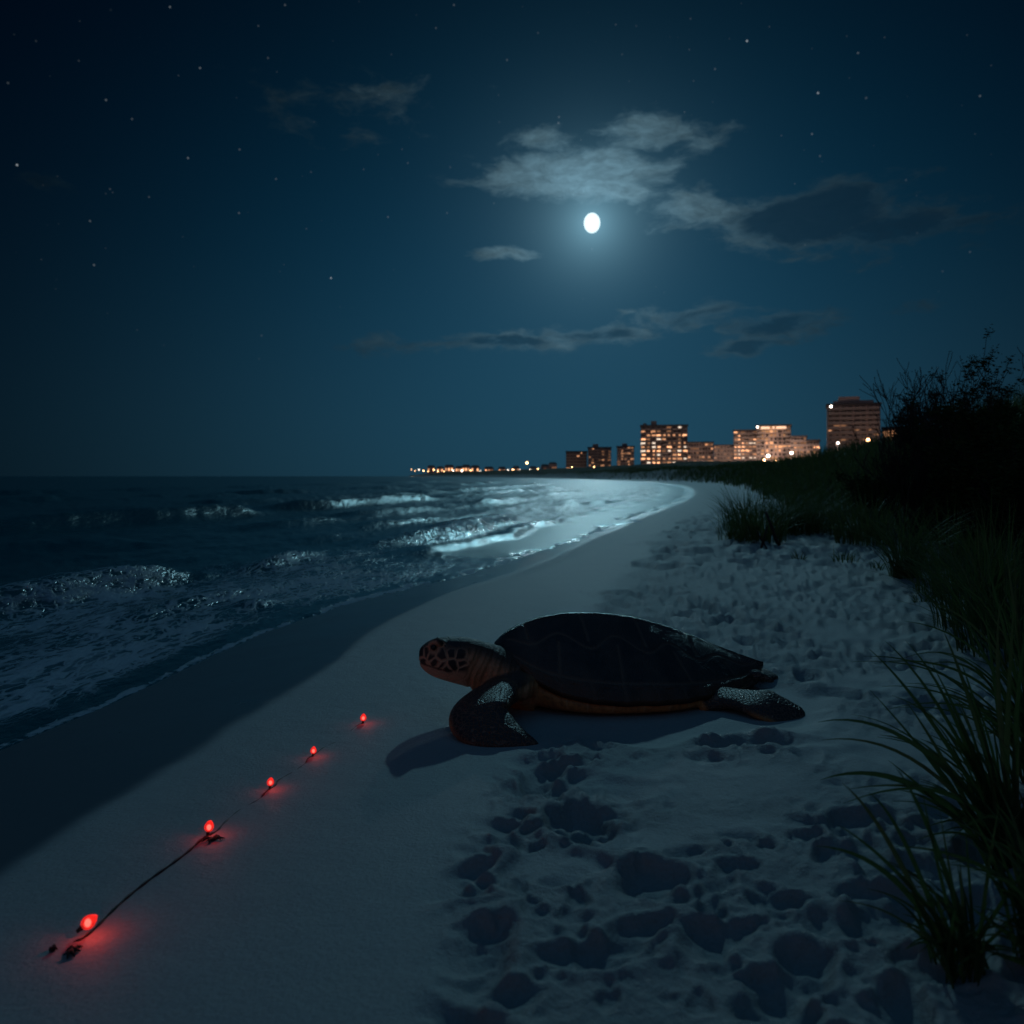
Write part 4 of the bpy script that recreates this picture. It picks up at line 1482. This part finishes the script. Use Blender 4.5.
def branches(mb, p0, d0, L_, r0, depth, g, tips, spread=.55, up=.15, kids=(2, 4)):
    p0 = Vector(p0)
    d = Vector(d0).normalized()
    P_ = [p0]
    seg = 4
    for k in range(seg):
        d = (d + Vector((g.gauss(0, .10), g.gauss(0, .10), g.gauss(up * .3, .06)))).normalized()
        P_.append(P_[-1] + d * L_ / seg)
    mb.tube(P_, [max(.0035, r0 * (1 - .5 * k / seg)) for k in range(seg + 1)], 5, False)
    tips.append((P_[-1], d))
    if depth == 0:
        return
    for k in range(g.randint(*kids)):
        i = g.randint(1, seg)
        dd_ = (d + Vector((g.gauss(0, spread), g.gauss(0, spread), abs(g.gauss(up, .25))))).normalized()
        branches(mb, P_[i], dd_, L_ * g.uniform(.5, .8), r0 * .5, depth - 1, g, tips, spread, up, kids)


def bush(px, Y, height, lab, seed, name='bare_bush', cat='bush', leaves=0, stems=7, spread=.5, group=None, leaf=.05, lean=0.0, depth=3):
    g = random.Random(seed)
    x_, y_ = at(px, Y)
    root = empty(name, (x_, y_, gz(x_, y_) - .05))
    tag(root, lab, cat, group)
    mb = MB()
    tips = []
    for k in range(stems):
        a = g.uniform(0, 6.28)
        o_ = Vector((math.cos(a) * .12, math.sin(a) * .12, 0))
        branches(mb, o_, (math.cos(a) * spread + lean, math.sin(a) * spread, 1), height * g.uniform(.38, .6), .010 + .008 * height / 2, depth, g, tips, spread=.42)
    mb.build('branches', m_bark, root, True)
    if leaves:
        P_ = np.array([t_[0][:] for t_ in tips])
        gg = np.random.default_rng(seed)
        idx = gg.integers(0, len(P_), leaves)
        cc = P_[idx] + gg.normal(0, leaf * 1.5, (leaves, 3))
        cc[:, 2] = np.maximum(cc[:, 2], .05)
        nrm = gg.normal(0, 1, (leaves, 3))
        nrm /= np.linalg.norm(nrm, axis=1)[:, None]
        t1 = np.cross(nrm, [0.3, .2, .93])
        t1 /= np.linalg.norm(t1, axis=1)[:, None]
        t2 = np.cross(nrm, t1)
        s_ = leaf * gg.uniform(.5, 1.2, leaves)[:, None]
        v = np.stack([cc - t1 * s_, cc + t2 * s_ * .35, cc + t1 * s_, cc - t2 * s_ * .35], 1).reshape(-1, 3)
        mk('foliage', v, np.arange(leaves * 4).reshape(-1, 4), m_leaf, root, False)
    return root


bush(914, 10.8, 2.15, 'tall bare bush with fine upright twigs standing against the sky', 27, stems=15, spread=.30, leaves=900, leaf=.014, depth=4)
bush(838, 16.0, 1.0, 'thin bare twigs rising in front of the brown tower left side', 22, stems=9, spread=.35, depth=2)
bush(868, 14.5, 1.3, 'short bare twiggy bush left of the tall bare bush', 23, stems=9, spread=.28, depth=2)
bush(948, 12.5, 1.7, 'sparse upright twigs between the tall bare bush and leafy shrubs', 24, stems=5, spread=.3)
GS = 'leafy shrubs on top of the dune'
bush(1003, 9.6, 1.95, 'spiky dark leafy shrub at the top of the dune near the right edge', 31, 'dune_shrub', 'shrub', 14000, 11, .4, GS, .026)
bush(968, 11.5, 1.70, 'rounded leafy shrub just left of the spiky dark one', 32, 'dune_shrub', 'shrub', 13000, 9, .6, GS, .028)
bush(1040, 8.2, 1.75, 'leafy shrub cut off by the right edge of the view', 33, 'dune_shrub', 'shrub', 14000, 10, .6, GS, .028)
bush(985, 8.3, 1.0, 'low leafy shrub on the dune slope below the spiky one', 34, 'dune_shrub', 'shrub', 11000, 8, .7, GS, .028)
bush(925, 11.5, .95, 'low leafy shrub on the slope under the tall bare bush', 35, 'dune_shrub', 'shrub', 11000, 8, .8, GS, .028)
bush(880, 13.0, .85, 'low leafy shrub left of the tall bare bush', 36, 'dune_shrub', 'shrub', 9000, 8, .8, GS, .028)
bush(1062, 6.6, 1.3, 'dark shrub leaning in at the right edge, above the near grass', 37, 'dune_shrub', 'shrub', 13000, 8, .6, GS, .028)
# twisted stems under the bushy clump at the dune tip
mb = MB()
x_, y_ = at(768, 11.0)
z_ = gz(x_, y_)
mb.tube([(x_ + .22, y_, z_ - .03), (x_ + .12, y_, z_ + .10), (x_ + .05, y_, z_ + .30), (x_, y_ + .1, z_ + .5)], [.028, .024, .02, .015], 7)
mb.tube([(x_ - .13, y_ - .1, z_ - .03), (x_ - .06, y_, z_ + .15), (x_, y_, z_ + .33)], [.016, .013, .01], 6)
mb.tube([(x_ - .02, y_ - .1, z_ - .03), (x_ - .10, y_, z_ + .14), (x_ - .16, y_, z_ + .26)], [.012, .011, .007], 6)
tag(mb.build('driftwood_stems', m_bark, None, True), 'bare twisted woody stems under the bushy grass at the dune tip', 'stems')


# near grass at the right edge: broad arching blades
def near_grass(base_px, base_py, tips, lab, seed, w0, n_extra, hmax, spread_az):
    Y0 = F / (base_py - HOR)
    X0 = (base_px - 512) / F * Y0
    z0 = gz(X0, Y0)
    g = random.Random(seed)
    v, f = [], []

    def ribbon(P0, P1, P2, w):
        n = 14
        i0 = len(v)
        for k in range(n + 1):
            t_ = k / n
            c_ = P0 * (1 - t_) ** 2 + P1 * 2 * t_ * (1 - t_) + P2 * t_ * t_
            tg = (P1 - P0) * (1 - t_) + (P2 - P1) * t_
            sd = tg.cross(Vector((0.25, -1, 0.35))).normalized()
            nn_ = sd.cross(tg).normalized()
            ww_ = w * .5 * (min(1, .45 + t_ * 2.2)) * (1 - t_ ** 2.2) + .0003
            v.append(tuple(c_ - sd * ww_))
            v.append(tuple(c_ + nn_ * ww_ * .35))
            v.append(tuple(c_ + sd * ww_))
        for k in range(n):
            a = i0 + 3 * k
            f.append((a, a + 1, a + 4, a + 3))
            f.append((a + 1, a + 2, a + 5, a + 4))
    B0 = Vector((X0, Y0, z0 - .01))
    for (mx, my, tx, ty, dY, w) in tips:
        b0 = B0 + Vector((g.uniform(-.035, .035), g.uniform(-.03, .03), 0))
        Yt = Y0 + dY
        ribbon(b0, PX(mx, my, Y0 + dY * .5), PX(tx, ty, Yt), w * w0)
    for k in range(n_extra):
        a = g.uniform(*spread_az)
        L_ = hmax * g.uniform(.35, 1)
        le = g.uniform(.15, .9)
        dv = Vector((math.cos(a), math.sin(a), 0))
        b0 = B0 + Vector((g.uniform(-.05, .05), g.uniform(-.05, .05), 0))
        ribbon(b0, b0 + dv * L_ * le * .25 + Vector((0, 0, L_ * .62)), b0 + dv * L_ * le + Vector((0, 0, L_ * (.95 - .55 * le))), w0 * g.uniform(.35, .8))
    vv_ = np.array(v) - np.array([X0, Y0, z0])
    o = mk('beach_grass_tuft', vv_, f, m_grass, None, True, loc=(X0, Y0, z0))
    return tag(o, lab, 'grass', 'broad bladed grass near the camera')


near_grass(966, 982, [(905, 850, 816, 846, .05, 1.1), (890, 820, 842, 783, .08, 1.0), (905, 815, 868, 792, .1, .9), (925, 800, 896, 768, .1, 1.0), (900, 860, 838, 825, -.02, .8),
                      (935, 860, 922, 790, .05, .7), (950, 880, 940, 810, .08, .6), (925, 900, 880, 855, .0, .7), (985, 880, 1000, 800, .05, .8), (1000, 900, 1040, 850, .02, .8),
                      (930, 930, 900, 925, -.05, .6), (940, 925, 905, 950, -.08, .6), (945, 930, 915, 900, -.03, .6), (970, 890, 965, 820, .1, .6), (1005, 930, 1030, 900, 0, .6)],
           'smaller broad bladed grass tuft nearest to the camera in the right corner', 51, .0135, 60, .26, (1.2, 5.6))
near_grass(1012, 880, [(925, 700, 818, 722, .12, .9), (930, 725, 822, 740, .1, .7), (915, 745, 820, 780, .0, 1.15), (930, 700, 868, 648, .2, .9), (945, 690, 884, 640, .2, .8),
                       (965, 700, 905, 640, .15, .9), (975, 700, 943, 630, .1, 1.2), (985, 720, 960, 660, .1, .9), (950, 760, 905, 700, .1, .9), (955, 780, 870, 690, .2, .8),
                       (990, 700, 1000, 600, .15, 1.2), (1010, 700, 1030, 610, .1, 1.1), (960, 740, 880, 735, .1, .8), (985, 760, 930, 660, .05, 1.1), (1000, 730, 985, 610, .2, 1.0),
                       (960, 800, 900, 790, -.05, .8), (990, 780, 960, 720, .05, .9), (1005, 720, 1015, 590, .0, 1.2), (940, 800, 888, 760, .0, .7)],
           'large broad bladed grass tuft at the right edge reaching over the sand', 52, .0175, 90, .60, (1.0, 5.4))
near_grass(1040, 800, [(1010, 640, 985, 560, .2, 1.0), (1020, 650, 1005, 540, .2, 1.0), (1000, 680, 955, 600, .2, .9)],
           'tall grass tuft behind the large broad bladed one at the right edge', 53, .0190, 90, .85, (1.0, 5.4))
near_grass(1052, 985, [(1010, 890, 985, 850, .1, 1.0), (1020, 900, 1005, 830, .1, 1.0), (1000, 930, 968, 905, .0, .8), (1015, 960, 985, 950, -.05, .8)],
           'grass tuft cut off by the right edge beside the smaller near tuft', 54, .0160, 80, .42, (1.0, 5.4))
